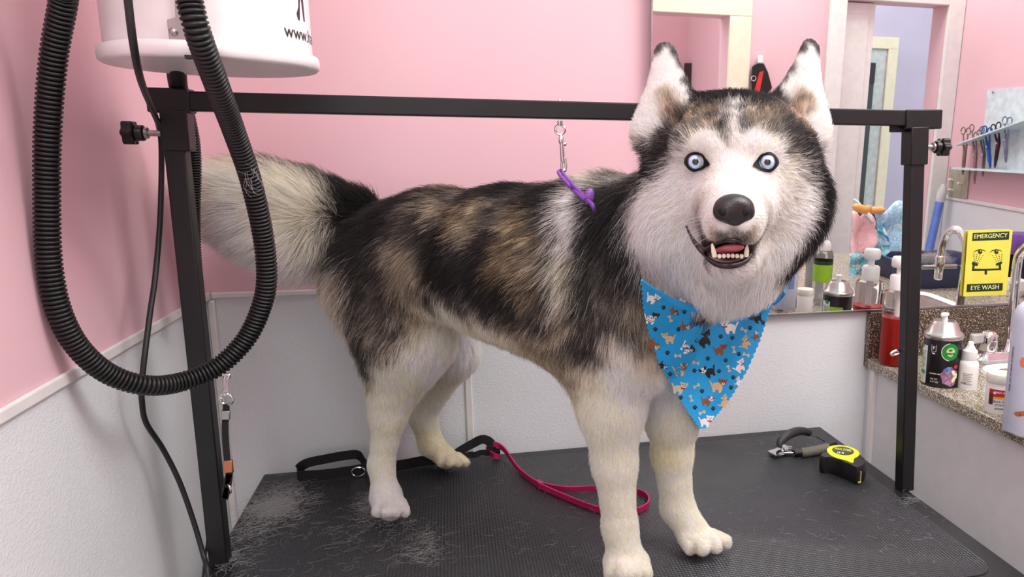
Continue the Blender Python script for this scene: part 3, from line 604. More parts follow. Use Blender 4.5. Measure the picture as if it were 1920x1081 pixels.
# ---------------------------------------------------------------- skin mesh with coat colour under the fur
tk_ = NT('coat ground'); at_ = tk_.node('ShaderNodeAttribute', attribute_name='coat'); nz_ = tk_.noise(60); hs_ = tk_.node('ShaderNodeMix', data_type='RGBA', blend_type='MULTIPLY'); hs_.inputs['Factor'].default_value = .25
tk_.link(at_.outputs['Color'], hs_.inputs[6]); tk_.link(nz_.outputs['Fac'], hs_.inputs[7]); tk_.link(hs_.outputs[2], tk_.b.inputs['Base Color']); tk_.b.inputs['Roughness'].default_value = .8
dog = mesh_np('dog', DV, DF, tk_.m)
tag(dog, 'black, grey and cream husky in a blue bandana standing on the grooming table', 'dog')
ca_ = dog.data.attributes.new('coat', 'FLOAT_COLOR', 'POINT'); cc_ = coat(DV) * .8
ca_.data.foreach_set('color', np.concatenate([cc_, np.ones((len(cc_), 1))], 1).astype(np.float32).ravel())
# ---------------------------------------------------------------- face: eyes, nose, mouth
def lift(u, v, e): P, N = onskin(u, v); return P + (camv - P).normalized() * e
M_lid = mat('black eyelid', (10, 8, 9), .5, spec=.2); M_iris = mat('pale blue iris', (182, 206, 230), .12, var=.12, vscale=500, coat=1); M_iris2 = mat('grey blue iris edge', (96, 116, 142), .15, coat=1); M_pup = mat('black pupil', (6, 6, 8), .08, coat=1)
EYES = []
for eu, ev in ((1304, 303), (1439, 304)):
    P0_, N0_ = onskin(eu, ev); ax = (camv - P0_).normalized(); s = ppm(P0_); R = 19.5 / s; c = W(eu, ev, y=P0_.y) - ax * R * .22
    EYES.append((np.array(c), R, ax)); sgn = 1 if eu < 1376 else -1
    e = thing('eye', None, None, c); e.parent = dog
    b = MB(); prof = [(R * math.sin(a), R * math.cos(a)) for a in (math.pi * (1 - k / 60) for k in range(1, 60))]
    b.lathe(c, prof, ax, 40, caps=False)
    idx = []
    for k in range(58):
        th = math.pi * (1 - (k + 1.5) / 60); idx += [3 if th < .33 else 1 if th < .70 else 2 if th < .84 else 0] * 40
    b.mi = idx; i0 = len(b.v); n_ = 40; b.v.append(tuple(c + ax * R)); ls = 58 * n_
    for j in range(n_): b.f.append((ls + j, ls + (j + 1) % n_, i0)); b.mi.append(3)
    b.build('eyeball', [M_lid, M_iris, M_iris2, M_pup], e, angle=80)
    al = [(-22, 1), (-18, -10), (-9, -17), (3, -18), (13, -14), (20, -5), (27, 5), (20, 10), (12, 15), (0, 18), (-10, 16), (-18, 9)]
    out_ = catmull([lift(eu + sgn * a, ev + q_, .0036) for a, q_ in al], 5, True)
    inn = catmull([Vector((eu + sgn * a, ev + q_, 0)) for a, q_ in [(x_ * (15.2 / math.hypot(x_, y_)), y_ * (14.2 / math.hypot(x_, y_))) for x_, y_ in al]], 5, True)
    def onball(p):
        d = Vector(ray(p.x, p.y)).normalized(); oc = camv - c; q_ = oc.dot(d); D2 = q_ * q_ - oc.length_squared + (R * 1.02) ** 2; return camv + d * (-q_ - math.sqrt(max(D2, 0)))
    inn = [onball(p) for p in inn]
    near = lambda *P: min(P, key=lambda p: (p - camv).length)
    def lifted(p, e): q_ = proj(p); return lift(q_[0], q_[1], e)
    inn = [near(p, lifted(p, .0022)) for p in inn]
    mid = [near(a.lerp(b_, .5) + ax * .0012, lifted(a.lerp(b_, .5), .0042)) for a, b_ in zip(inn, out_)]
    MB().loft([[p - ax * .003 for p in inn], inn, mid, out_, [p - ax * .006 for p in out_]], False).build('eyelid', M_lid, e, angle=80)
def sdf_part(nm, m, parent, lo, hi, step):
    g = [np.arange(lo[i], hi[i], step, dtype=np.float32) for i in range(3)]; X = np.meshgrid(*g, indexing='ij')
    V, Fc = surface_nets(sdf(*X), np.array(lo, float), step); o = mesh_np(nm, V, Fc, m, parent); return o
tn = NT('wet black nose'); vo = tn.node('ShaderNodeTexVoronoi'); tcn = tn.node('ShaderNodeTexCoord'); vo.inputs['Scale'].default_value = 700; tn.link(tcn.outputs['Object'], vo.inputs['Vector']); tn.bump(vo.outputs['Distance'], .25, .0008)
tn.link(tn.ramp(tn.noise(80).outputs['Fac'], [(.3, (26, 23, 25)), (.7, (42, 38, 40))]).outputs[0], tn.b.inputs['Base Color']); tn.b.inputs['Roughness'].default_value = .33
PR = []; yn = .722
ellipsoid((1376, 385, yn), 36, 26, 22, .006); ellipsoid((1359, 399, yn), 21, 24, 17, .008); ellipsoid((1393, 399, yn), 21, 24, 17, .008); ellipsoid((1376, 412, yn + .002), 15, 20, 15, .008)
cone((1376, 404, yn - .022, 2), (1376, 425, yn - .012, 2), .003, None, True)
cn = W(1376, 393, y=yn); NOSE = np.array(cn)
for sg in (-1, 1): cone((1376 + sg * 25, 398, yn - .019, 6), (1376 + sg * 33, 405, yn - .012, 4), .004, None, True); cone((1376 + sg * 20, 394, yn - .022, 6), (1376 + sg * 25, 398, yn - .019, 6), .004, None, True)
nose = sdf_part('nose', tn.m, dog, [cn.x - .03, cn.y - .03, cn.z - .03], [cn.x + .03, cn.y + .03, cn.z + .03], .0009)
ntree = BVHTree.FromPolygons([v.co + nose.location + Vector(dog.location) for v in nose.data.vertices], [tuple(p.vertices) for p in nose.data.polygons])
for sg in (-1, 1):
    h = ntree.ray_cast(camv, Vector(ray(1378 + sg * 21, 396)).normalized())[0]
    if h: MB().ball(h + Vector((0, .002, 0)), (.0050, .0038, .0052), 16, Matrix.Rotation(sg * .5, 4, 'Y')).build('nostril', mat('nostril black', (5, 4, 5), .8), nose)
M_lip = mat('dark lip', (38, 24, 26), .3, var=.15, vscale=120); M_tongue = mat('pink tongue', (196, 104, 112), .35, var=.1); M_tooth = mat('ivory tooth', (244, 236, 214), .25, var=.04)
upl = [(1287, 424), (1294, 440), (1307, 457), (1322, 467), (1336, 459), (1352, 452), (1368, 449), (1386, 452), (1402, 459), (1412, 462)]
lol = [(1412, 462), (1408, 475), (1400, 487), (1384, 495), (1364, 498), (1344, 495), (1330, 487), (1322, 480), (1310, 468), (1298, 450), (1287, 424)]
mo = thing('mouth', None, None, lift(1366, 475, 0)); mo.parent = dog
ym = W(1366, 475, y=.745).y
def yl(u, v): return .742 + .000014 * (u - 1366) ** 2 * (1 if u < 1366 else .9) 
lip = lambda u, v: min((onskin(u, v)[0], W(u, v, y=yl(u, v))), key=lambda p: (p - camv).length) + (camv - W(u, v, y=.75)).normalized() * .0015
s_ = ppm(W(1366, 475, y=.745))
up_c = catmull([lip(*p) for p in upl], 5); MB().tube(up_c, [ (2.2 + 1.6 * math.sin(math.pi * k / len(up_c))) / s_ for k in range(len(up_c))], 8).build('upper_lip', M_lip, mo)
lo_c = catmull([lip(*p) for p in lol], 5); nl = len(lo_c)
MB().tube(lo_c, [(2.2 + 4.2 * max(0, math.sin(math.pi * min(1, 1.45 * k / nl)))) / s_ for k in range(nl)], 10).build('lower_lip', M_lip, mo)
# dark lining behind the teeth
ctr = W(1366, 472, y=.772); lin_ring = [Vector(p) for p in catmull([W(u, v, y=yl(u, v) + .005) for u, v in [(1320, 468), (1336, 460), (1352, 453), (1368, 450), (1386, 453), (1402, 459), (1411, 463), (1407, 478), (1398, 492), (1366, 501), (1335, 494), (1324, 482)]], 3, True)]
b = MB(); n_ = len(lin_ring); b.loft([lin_ring, [p.lerp(ctr, .45) + Vector((0, .014, 0)) for p in lin_ring], [p.lerp(ctr, .85) + Vector((0, .02, 0)) for p in lin_ring]], False); b.build('mouth_lining', mat('dark mouth lining', (92, 40, 46), .4, var=.2, vscale=100), mo)
tg = W(1368, 466, y=.752); MB().ball(tg, (26 / s_, .022, 8 / s_), 20, Matrix.Rotation(-.25, 4, 'X')).build('tongue', M_tongue, mo, angle=80)
for k in range(6):
    u = 1349 + k * 8.2; p = W(u, 480 - .4 * (2.5 - abs(k - 2.5)), y=.7415 + .0002 * abs(k - 2.5)); MB().ball(p, (4.1 / s_, .003, 5 / s_), 10).build('tooth', M_tooth, mo, angle=80)
for (u0, v0), (u1, v1) in (((1340, 480), (1335, 456)), ((1399, 479), (1401, 458))):
    a, b_ = W(u0, v0, y=.745), W(u1, v1, y=.739); MB().lathe(a, [(5.0 / s_, 0), (4.8 / s_, .35 * (b_ - a).length), (3.2 / s_, .75 * (b_ - a).length), (.8 / s_, (b_ - a).length)], b_ - a, 12).build('canine_tooth', M_tooth, mo, angle=80)
# ---------------------------------------------------------------- fur
tf = NT('dog fur'); af = tf.node('ShaderNodeAttribute', attribute_name='hair_color'); hi = tf.node('ShaderNodeHairInfo')
vr = tf.node('ShaderNodeMapRange'); vr.inputs[3].default_value = .82; vr.inputs[4].default_value = 1.12; tf.link(hi.outputs['Random'], vr.inputs[0])
ml = tf.node('ShaderNodeVectorMath', operation='SCALE'); tf.link(af.outputs['Color'], ml.inputs[0]); tf.link(vr.outputs[0], ml.inputs['Scale'])
df = tf.node('ShaderNodeBsdfDiffuse'); tr = tf.node('ShaderNodeBsdfTranslucent'); gl_ = tf.node('ShaderNodeBsdfHair', component='Reflection'); gl_.inputs['RoughnessU'].default_value = .35; gl_.inputs['RoughnessV'].default_value = .6; gl_.inputs['Color'].default_value = (1, 1, 1, 1)
tf.link(ml.outputs[0], df.inputs[0]); tf.link(ml.outputs[0], tr.inputs[0])
m1 = tf.node('ShaderNodeMixShader'); m1.inputs[0].default_value = .48; tf.link(df.outputs[0], m1.inputs[1]); tf.link(tr.outputs[0], m1.inputs[2])
m2 = tf.node('ShaderNodeMixShader'); m2.inputs[0].default_value = .025; tf.link(m1.outputs[0], m2.inputs[1]); tf.link(gl_.outputs[0], m2.inputs[2]); tf.link(m2.outputs[0], tf.n['Material Output'].inputs[0])
M_fur = tf.m
def hair_object(nm, pts, rad, col, m, parent):  # pts (n, k, 3), rad (n, k), col (n, k, 3)
    n, k, _ = pts.shape; hc = bpy.data.hair_curves.new(nm); hc.add_curves([k] * n)
    off = np.array(parent.matrix_world.translation) if False else np.zeros(3)
    hc.position_data.foreach_set('vector', (pts - off).astype(np.float32).ravel())
    ra = hc.attributes.get('radius') or hc.attributes.new('radius', 'FLOAT', 'POINT'); ra.data.foreach_set('value', rad.astype(np.float32).ravel())
    if col is not None:
        c = hc.attributes.new('hair_color', 'FLOAT_COLOR', 'POINT'); c.data.foreach_set('color', np.concatenate([col, np.ones((n, k, 1))], 2).astype(np.float32).ravel())
    hc.materials.append(m); o = bpy.data.objects.new(nm, hc); return put(o, parent)
NH = 420000
tri = np.concatenate([DF[:, [0, 1, 2]], DF[:, [0, 2, 3]]]); A, B, C_ = DV[tri[:, 0]], DV[tri[:, 1]], DV[tri[:, 2]]
nrm = np.cross(B - A, C_ - A); ar = np.linalg.norm(nrm, axis=1); nrm /= ar[:, None] + 1e-12; cen = (A + B + C_) / 3
vd = CAMP - cen; vd /= np.linalg.norm(vd, axis=1)[:, None]; facing_ = (nrm * vd).sum(1)
wt = ar * np.where(facing_ > -.35, 1, .16)
pf = shepard(cen, fp, fv, .01, 4); wt *= np.clip(.020 / pf[:, 3], .75, 2.2)
pick = rng.choice(len(tri), NH, p=wt / wt.sum()); r1 = np.sqrt(rng.random(NH)); r2 = rng.random(NH)
R_ = A[pick] * (1 - r1)[:, None] + B[pick] * (r1 * (1 - r2))[:, None] + C_[pick] * (r1 * r2)[:, None]; Nn = nrm[pick]
VN = np.zeros_like(DV); 
for j in range(3): np.add.at(VN, tri[:, j], nrm * ar[:, None])
VN /= np.linalg.norm(VN, axis=1)[:, None] + 1e-12
Nn = VN[tri[pick, 0]] * (1 - r1)[:, None] + VN[tri[pick, 1]] * (r1 * (1 - r2))[:, None] + VN[tri[pick, 2]] * (r1 * r2)[:, None]; Nn /= np.linalg.norm(Nn, axis=1)[:, None]
keep = R_[:, 2] > TT + .004
for c, R, ax in EYES: keep &= np.linalg.norm(R_ - c, axis=1) > R * 1.0
keep &= np.linalg.norm((R_ - NOSE) / np.array([.0215, .03, .0185]), axis=1) > 1
pu_ = (R_ - CAMP) @ RM.T; uu = pu_[:, 0] / pu_[:, 2] * CF + CX; vv = pu_[:, 1] / pu_[:, 2] * CF + CY
def inside(poly, x, y):
    r = np.zeros(len(x), bool); n = len(poly)
    for i in range(n):
        (x0, y0_), (x1, y1_) = poly[i], poly[i - 1]; c = (y0_ > y) != (y1_ > y); r ^= c & (x < (x1 - x0) * (y - y0_) / (y1_ - y0_ + 1e-9) + x0)
    return r
for eu, ev, sgn in ((1304, 303, 1), (1439, 304, -1)): keep &= ~(inside([(eu + sgn * a * .95, ev + q_ * .95) for a, q_ in al], uu, vv) & (R_[:, 1] < .95))
keep &= ~(inside(upl + lol[1:-1], uu, vv) & (R_[:, 1] < .83))
R_, Nn = R_[keep], Nn[keep]; n = len(R_)
NC = 9000
from mathutils.kdtree import KDTree
kd = KDTree(NC); ci = rng.choice(n, NC, replace=False)
for k, i in enumerate(ci): kd.insert(R_[i], k)
kd.balance()
jw_ = R_ + rng.normal(0, .0012, R_.shape)
cid = np.array([kd.find(p)[1] for p in jw_]); cshade = rng.normal(0, 1, NC)[cid]; cdir = rng.normal(0, 1, (NC, 3))[cid]
fl = shepard(R_ + rng.normal(0, .004, R_.shape), fp, fv, .008, 4)
D_ = fl[:, :3] + rng.normal(0, .12, (n, 3)) + cdir * .16; D_ -= Nn * (D_ * Nn).sum(1)[:, None]; D_ /= np.linalg.norm(D_, axis=1)[:, None] + 1e-9
LEN = fl[:, 3] * rng.uniform(.6, 1.15, n)
pb_ = (R_ - CAMP) @ RM.T; ub = pb_[:, 0] / pb_[:, 2] * CF + CX; vb = pb_[:, 1] / pb_[:, 2] * CF + CY
LEN = np.where(inside([(1200, 525), (1340, 560), (1458, 552), (1430, 640), (1375, 745), (1318, 812), (1262, 738), (1212, 620)], ub, vb) & (R_[:, 1] > .955), np.minimum(LEN, .006), LEN); LF = np.clip(fl[:, 4] + rng.normal(0, .08, n), .05, .9)
K_ = 6; ts_ = np.linspace(0, 1, K_); d0 = D_ * (1 - LF)[:, None] * 1.0 + Nn * (LF + .18)[:, None]; d0 /= np.linalg.norm(d0, axis=1)[:, None]
d1 = D_ + Nn * (LF * .35)[:, None] + np.array([0, 0, -.12]); d1 /= np.linalg.norm(d1, axis=1)[:, None]
pts = np.zeros((n, K_, 3)); pts[:, 0] = R_ - Nn * .0006; 
for k in range(1, K_):
    t_ = (k - .5) / (K_ - 1); d = d0 * (1 - t_) + d1 * t_; d /= np.linalg.norm(d, axis=1)[:, None]; pts[:, k] = pts[:, k - 1] + d * (LEN / (K_ - 1))[:, None]
pts[:, 1:, 2] = np.maximum(pts[:, 1:, 2], TT + .003)
w0 = np.clip(.00011 + LEN * .0062, .00012, .00031); rad = w0[:, None] * (1 - ts_[None] ** 1.5 * .85)
jit = rng.normal(0, 1, R_.shape) * np.clip(LEN * .36, .0012, .012)[:, None]
col = coat(R_ + jit); lum = col.mean(1)
midw = np.clip(1 - np.abs(np.log(np.maximum(lum, .003) / .14)) / 1.9, 0, 1)
col = col * np.exp(midw * (cshade * .55 + rng.normal(0, .35, n)))[:, None] * (1 + .03 * np.clip(cshade, -2, 1))[:, None]
tip = np.where(((lum > .03) & (lum < .45))[:, None], col * np.where(rng.random(n) < .5, .35, 1.45)[:, None], col)
tip = np.clip(tip, 0, .95); cc = col[:, None, :] * (1 - ts_[None, :, None] ** 2) + tip[:, None, :] * ts_[None, :, None] ** 2
cc = np.clip(cc * 1.14, .004, .97)
pl_ = (R_ - CAMP) @ RM.T; uu = pl_[:, 0] / pl_[:, 2] * CF + CX; vv = pl_[:, 1] / pl_[:, 2] * CF + CY
headm = (R_[:, 1] < 1.0) & (R_[:, 2] > 1.16) & (uu > 1170); tailm = (uu < 655) & (vv < 545) & (R_[:, 2] > 1.08) & (R_[:, 0] < -.155)
for nm, mk_ in (('tail_fur', tailm), ('head_fur', headm & ~tailm), ('body_fur', ~headm & ~tailm)):
    hair_object(nm, pts[mk_], rad[mk_], cc[mk_], M_fur, dog)
# whiskers
wk = []
for sg in (-1, 1):
    for k in range(7):
        a = lift(1376 + sg * (34 + 5 * (k % 3)), 404 + 7 * k * .8, 0); L = .035 + .02 * rng.random(); e = Vector((sg * 1.0, -.1, -.15 - .12 * (k - 3) * .6)).normalized()
        wk.append([a + e * L * t + Vector((0, 0, -.012 * t * t)) for t in ts_])
wk = np.array(wk); hair_object('whisker', wk, np.full(wk.shape[:2], .00014), np.full(wk.shape, .55), M_fur, dog)['kind'] = 'stuff'
# ================================================================ bandana (worn by the dog)
T0 = TT + .002
BL = [(1203, 528), (1206, 575), (1217, 625), (1238, 685), (1268, 735), (1291, 772), (1312, 803)]
BR = [(1454, 556), (1440, 590), (1424, 640), (1400, 695), (1372, 742), (1346, 775), (1322, 803)]
def pl_at(L, t): 
    x = t * (len(L) - 1); i = min(int(x), len(L) - 2); f = x - i; return (L[i][0] * (1 - f) + L[i + 1][0] * f, L[i][1] * (1 - f) + L[i + 1][1] * f)
smp = []
for a in np.linspace(0, 1, 9):
    for b_ in np.linspace(.08, .92, 9):
        (x0, y0_), (x1, y1_) = pl_at(BL, a), pl_at(BR, a); u, v = x0 + (x1 - x0) * b_, y0_ + (y1_ - y0_) * b_ + (1 - a) ** 3 * 45 * 4 * b_ * (1 - b_)
        h = tree.ray_cast(camv, Vector(ray(u, v)).normalized())
        if h[0] is not None and .9 < h[0].y < 1.12 and v > 600: smp.append((u, v, h[0].y))
smp = np.array(smp); un = lambda u: (u - 1320) / 100; vn = lambda v: (v - 660) / 100
Aq = np.stack([np.ones(len(smp)), un(smp[:, 0]), vn(smp[:, 1]), un(smp[:, 0]) ** 2, un(smp[:, 0]) * vn(smp[:, 1]), vn(smp[:, 1]) ** 2], 1)
cq = np.linalg.solve(Aq.T @ Aq + np.diag([1e-3, 1e-2, 1e-2, .3, .3, .3]), Aq.T @ smp[:, 2])
def yb(u, v):
    a, b_ = un(u), vn(v); y = cq @ np.array([1, a, b_, a * a, a * b_, b_ * b_]) - .026
    return float(y) + .004 * math.sin(a * 3.1 + b_ * 1.3) * max(0, 1 - abs(b_ - .0)) + .005 * math.sin(b_ * 2.2 - a * 2.0)
def BM(u, v, e=0):
    y = yb(u, v); h = tree.ray_cast(camv, Vector(ray(u, v)).normalized())
    if h[0] is not None and h[0].y > .95: y = min(y, h[0].y - .019)
    return W(u, v, y=y - e)
NS, NTT = 48, 64; V = []; Fq = []
for i in range(NTT + 1):
    t_ = i / NTT; (x0, y0_), (x1, y1_) = pl_at(BL, t_), pl_at(BR, t_)
    for j in range(NS + 1):
        s_ = j / NS; u, v = x0 + (x1 - x0) * s_, y0_ + (y1_ - y0_) * s_ + (1 - t_) ** 3 * 45 * 4 * s_ * (1 - s_)
        if i and j in (0, NS): z_ = 2.0 if i % 2 else -1.0; u += -z_ if j == 0 else z_
        V.append(BM(u, v))
for i in range(NTT):
    for j in range(NS): a = i * (NS + 1) + j; Fq.append((a, a + 1, a + NS + 2, a + NS + 1))
tb = NT('turquoise cotton'); b = tb.b
tb.link(tb.ramp(tb.noise(14, 3).outputs['Fac'], [(.3, (18, 158, 226)), (.7, (34, 172, 238))]).outputs[0], b.inputs['Base Color']); b.inputs['Roughness'].default_value = .75
tb.bump(tb.noise(1400, 1).outputs['Fac'], .3, .0006)
INK = [tb.m] + [mat('print ' + n_, c, .75) for n_, c in (('white', (240, 240, 238)), ('black', (26, 24, 28)), ('brown', (146, 84, 44)), ('fawn', (214, 186, 138)), ('red', (170, 40, 44)), ('sand', (206, 200, 172)))]
mb = MB(); mb.mesh(V, Fq)
# fold along the neckline and a band round the neck
mb.tube([BM(*(lambda x0, y0_, x1, y1_, s_: (x0 + (x1 - x0) * s_, y0_ + (y1_ - y0_) * s_ + 45 * 4 * s_ * (1 - s_) - 3))(*BL[0], *BR[0], j / 24), .001) for j in range(25)], [.0012 + .0040 * math.sin(math.pi * j / 24) for j in range(25)], 8)
nk = [BM(1450, 560), W(1464, 546, y=.985), W(1468, 520, y=1.02), W(1430, 440, y=1.10), W(1330, 400, y=1.12), W(1240, 440, y=1.10), W(1222, 500, y=1.07), W(1212, 545, y=1.04)]
mb.tube(catmull(nk, 5), 0, flat=(.02, .003), upv=(0, 0, 1))
def printp(poly, ink, e=.0006, cx=0, cy=0, sc=1, ang=0):
    c, s = math.cos(ang), math.sin(ang); mb.cur = ink
    P = [(cx + sc * (x * c - y * s), cy + sc * (x * s + y * c)) for x, y in poly]
    P = [(1140 + x / 3.0025, 480 + y / 3.003) for x, y in P]
    if any(x > pl_at(BR, min(1, max(0, (y - 556) / 247)))[0] + 60 for x, y in P): return
    mb.mesh([BM(u, v, e) for u, v in P], tessellate_polygon([[Vector((x, y, 0)) for x, y in P]])); mb.cur = 0
def dogp(x, y, body, head, ear, ang=0, sc=1, flip=1, collar=None, spots=False, muz=1):
    f = flip; q_ = dict(cx=x, cy=y, sc=sc, ang=ang)
    printp([(a * f, b_) for a, b_ in [(-40, 8), (-30, -10), (-8, -18), (14, -14), (24, 4), (22, 26), (14, 40), (4, 40), (2, 24), (-14, 24), (-18, 40), (-30, 40), (-32, 24)]], body, .0006, **q_)
    printp([(a * f, b_) for a, b_ in [(-38, 8), (-50, -10), (-56, -22), (-48, -24), (-36, -6)]], body, .0006, **q_)
    printp(ell(24 * f, -22, 20, 17), head, .0009, **q_)
    for sg in (-1, 1): printp(ell((24 + sg * 17) * f, -30, 7, 13, sg * .5 * f), ear, .0012, **q_)
    printp(ell(25 * f, -14, 9, 7), muz, .0012, **q_)
    for a, b_, r in ((17, -26, 3), (32, -26, 3), (25, -16, 4)): printp(ell(a * f, b_, r, r, 0, 8), 2, .0015, **q_)
    if collar: printp([(10 * f, -6), (38 * f, -8), (36 * f, 0), (12 * f, 2)], collar, .0015, **q_)
    if spots:
        for k in range(13): printp(ell((-34 + (k * 17) % 56) * f, -10 + (k * 23) % 44, 4, 3.4, 0, 8), 2, .0010, **q_)
Wh, Bk, Br, Fa, Rd, Sa = 1, 2, 3, 4, 5, 6
for a in ((252, 238, Wh, Wh, Wh, .5, .8, 1, Rd), (245, 350, Wh, Bk, Bk, .2, .85, 1, None, True), (370, 312, Br, Br, Bk, 1.2, .55), (340, 462, Fa, Fa, Fa, -.1, .8, -1), (448, 520, Wh, Bk, Bk, .9, .85, 1, None, True), (432, 398, Br, Wh, Br, .9, .6), (545, 470, Bk, Bk, Bk, -.5, 1.0, 1, None, False, Br), (632, 528, Br, Br, Br, 0, .8, 1, None, False, Br), (682, 398, Wh, Wh, Wh, -.1, 1.0, -1, Rd), (836, 352, Bk, Bk, Bk, -.6, .7, -1, None, False, Br), (775, 488, Fa, Fa, Fa, -.9, .75, 1, Rd), (744, 620, Wh, Wh, Wh, -.6, .8, 1, Rd), (408, 640, Fa, Br, Fa, 0, .9, 1, Br), (565, 650, Bk, Wh, Bk, -.5, .9, -1), (622, 728, Fa, Br, Br, .1, 1.0, 1), (560, 815, Br, Wh, Br, .2, .75, 1), (402, 742, Sa, Sa, Sa, .2, .9, 1, Rd), (256, 500, Br, Fa, Br, 1.3, .75), (656, 820, Fa, Fa, Fa, -.8, .75, 1), (552, 928, Wh, Wh, Wh, .1, .85, 1, Rd), (308, 618, Bk, Wh, Bk, 1.2, .5), (832, 448, Br, Wh, Br, -.6, .55), (735, 705, Wh, Wh, Wh, -.9, .5)): dogp(*a)
for x, y, an in ((350, 352, 1.2), (393, 560, 0), (495, 600, .2), (708, 525, 1.4), (680, 633, 1.3), (498, 730, -.5), (468, 800, 1.3), (530, 880, -.4), (765, 415, .5), (877, 290, 0), (778, 555, .3), (420, 250, .5)):
    printp([(-14, -4), (14, -4), (14, 4), (-14, 4)], Sa, .0006, x, y, 1, an)
    for a, b_ in ((-14, -5), (-14, 5), (14, -5), (14, 5)): printp(ell(a, b_, 6, 6, 0, 8), Sa, .0006, x, y, 1, an)
for x, y in ((313, 290), (430, 315), (497, 383), (397, 413), (267, 413), (635, 453), (700, 460), (335, 545), (562, 577), (663, 587), (737, 552), (487, 645), (625, 648), (350, 665), (705, 683), (530, 760), (410, 797), (693, 740), (490, 852), (592, 858), (873, 375), (800, 405)):
    printp(ell(0, 4, 9, 7, 0, 8), Bk, .0006, x, y)
    for a, b_ in ((-9, -3), (-3.5, -9), (3.5, -9), (9, -3)): printp(ell(a, b_, 4, 4.5, 0, 7), Bk, .0006, x, y)
bd = mb.build('bandana', INK, dog, angle=60); tag(bd, 'turquoise bandana printed with little dogs, bones and paw prints')
# ================================================================ purple noose lying on the withers, part of the grooming loop
def onw(u, v, e): P, N = onskin(u, v); return W(u, v, y=P.y - e)
pr = ppm(W(1075, 350, y=1.14))
s0 = L_(1055, 319)
b = MB()
for dx in (-4, 4): b.tube(catmull([s0, L_(1051 + dx, 323, 1.19), onw(1064 + dx, 340, .040), onw(1080 + dx, 357, .040), onw(1099 + dx * .5, 374, .036)], 6), .0027, 8)
b.build('loop_cord', M_purp, gl)
b = MB().ball(onw(1105, 368, .036), (.0065, .006, .0115), 14, Matrix.Rotation(.15, 4, 'Y')).build('slide_lock', mat('glittery purple plastic', (134, 84, 170), .3, var=.25, vscale=600), gl)
MB().tube(catmull([onw(1102, 376, .036), onw(1109, 382, .036), onw(1113, 390, .032), onw(1116, 400, .015)], 6), .0028, 8).build('noose', M_purp, gl)
# ================================================================ things on the grooming table
tz = lambda u, v, e=0.: W(u, v, z=T0 + e)
M_web = mat('black harness webbing', (18, 18, 20), .75, bump=.3, bscale=900)
hn = thing('dog_harness', 'black webbing harness lying along the back edge of the table', 'harness', tz(740, 880))
def strap(nm, pts, w_, th, m, par, up=(0, 0, 1), label=None):
    o = MB().tube(catmull(pts, 8), 0, flat=(w_, th), upv=up).build(nm, m, par, bevel=.0004); return tag(o, label) if label else o
def edge(u, v, w_=.021): P = tz(u, v); return P + Vector((0, 0, w_ / 2 + .0008))
strap('strap', [edge(562, 903), edge(610, 900), edge(660, 893), edge(700, 886), edge(750, 882), edge(800, 873), edge(845, 872)], .021, .003, M_web, hn)
yh = lambda P, q_: W(P[0], P[1], y=tz(*q_).y)
strap('strap', [edge(560, 903), edge(559, 896) + Vector((0, .01, .002)), yh((575, 868), (600, 890)), yh((610, 860), (620, 886)), yh((650, 853), (650, 882)), yh((672, 853), (665, 880)), yh((684, 868), (680, 884)), edge(690, 884)], .018, .003, M_web, hn)
strap('strap', [edge(842, 872), yh((862, 845), (850, 868)), yh((885, 832), (870, 862)), yh((905, 823), (900, 860)), yh((920, 830), (920, 858)), yh((926, 846), (930, 856)), edge(938, 857, .018)], .018, .003, M_web, hn)
strap('strap', [edge(850, 871), edge(880, 862), yh((890, 852), (890, 861)), yh((905, 848), (905, 859)), edge(938, 858, .018)], .012, .003, M_web, hn)
b = MB().tube([tz(672, 884, .012) + Vector((.012 * math.cos(a), 0, .009 * math.sin(a))) for a in (k * math.pi / 8 for k in range(16))], .0014, 8, True).build('ring', M_chrome, hn)
M_pinkl = mat('magenta leather', (176, 28, 92), .4, bump=.2, bscale=500)
ls = thing('dog_leash', 'magenta leash looped on the table behind the front legs', 'leash', tz(1010, 908))
strap('lead', [tz(936, 856, .006), tz(926, 853, .012), yh((915, 843), (915, 855)), yh((925, 832), (928, 857)), yh((945, 842), (948, 860)), tz(973, 880, .006), tz(1008, 907, .006)], .0105, .0032, M_pinkl, ls)
strap('hand_loop', [tz(1010, 907, .006), tz(1058, 916, .006), tz(1112, 915, .006), tz(1165, 915, .006), tz(1205, 924, .006), tz(1217, 938, .006), tz(1206, 952, .006), tz(1165, 962, .006), tz(1118, 953, .006), tz(1062, 932, .006), tz(1012, 910, .006)], .0105, .0032, M_pinkl, ls)
strap('keeper', [tz(1008, 904, .006), tz(1016, 911, .006)], .0125, .009, M_pinkl, ls)
# nail clipper (pixel helper for the 8x close view)
Z8 = lambda x, y, e=0.: tz(1420 + x / 8, 790 + y / 8, e)
def ZH(x, y, bx, by): return W(1420 + x / 8, 790 + y / 8, y=Z8(bx, by).y)
nc = thing('nail_clipper', 'plier-style nail clipper with dark handles lying beside the tape measure', 'nail clipper', Z8(420, 470))
M_rub = mat('dark grip rubber', (44, 44, 46), .5); M_rib = mat('ribbed olive grey grip', (108, 106, 94), .6)
top = catmull([ZH(345, 385, 400, 480), ZH(335, 330, 405, 465), ZH(375, 265, 430, 440), ZH(480, 190, 560, 400), ZH(600, 145, 680, 350), ZH(700, 145, 760, 320), ZH(780, 165, 800, 300)], 8)
MB().tube(top, [.0042 + .0055 * min(1, k / 14) * (1 - .35 * max(0, (k - len(top) * .6) / (len(top) * .4))) for k in range(len(top))], 12).build('handle', M_rub, nc)
hb = [Z8(560, 470, .008), Z8(660, 465, .009), Z8(760, 455, .0095), Z8(900, 430, .0095), Z8(1050, 395, .009), Z8(1160, 350, .009)]
hh = MB().tube(catmull(hb, 10), .0082, 14).build('handle', M_plast, nc)
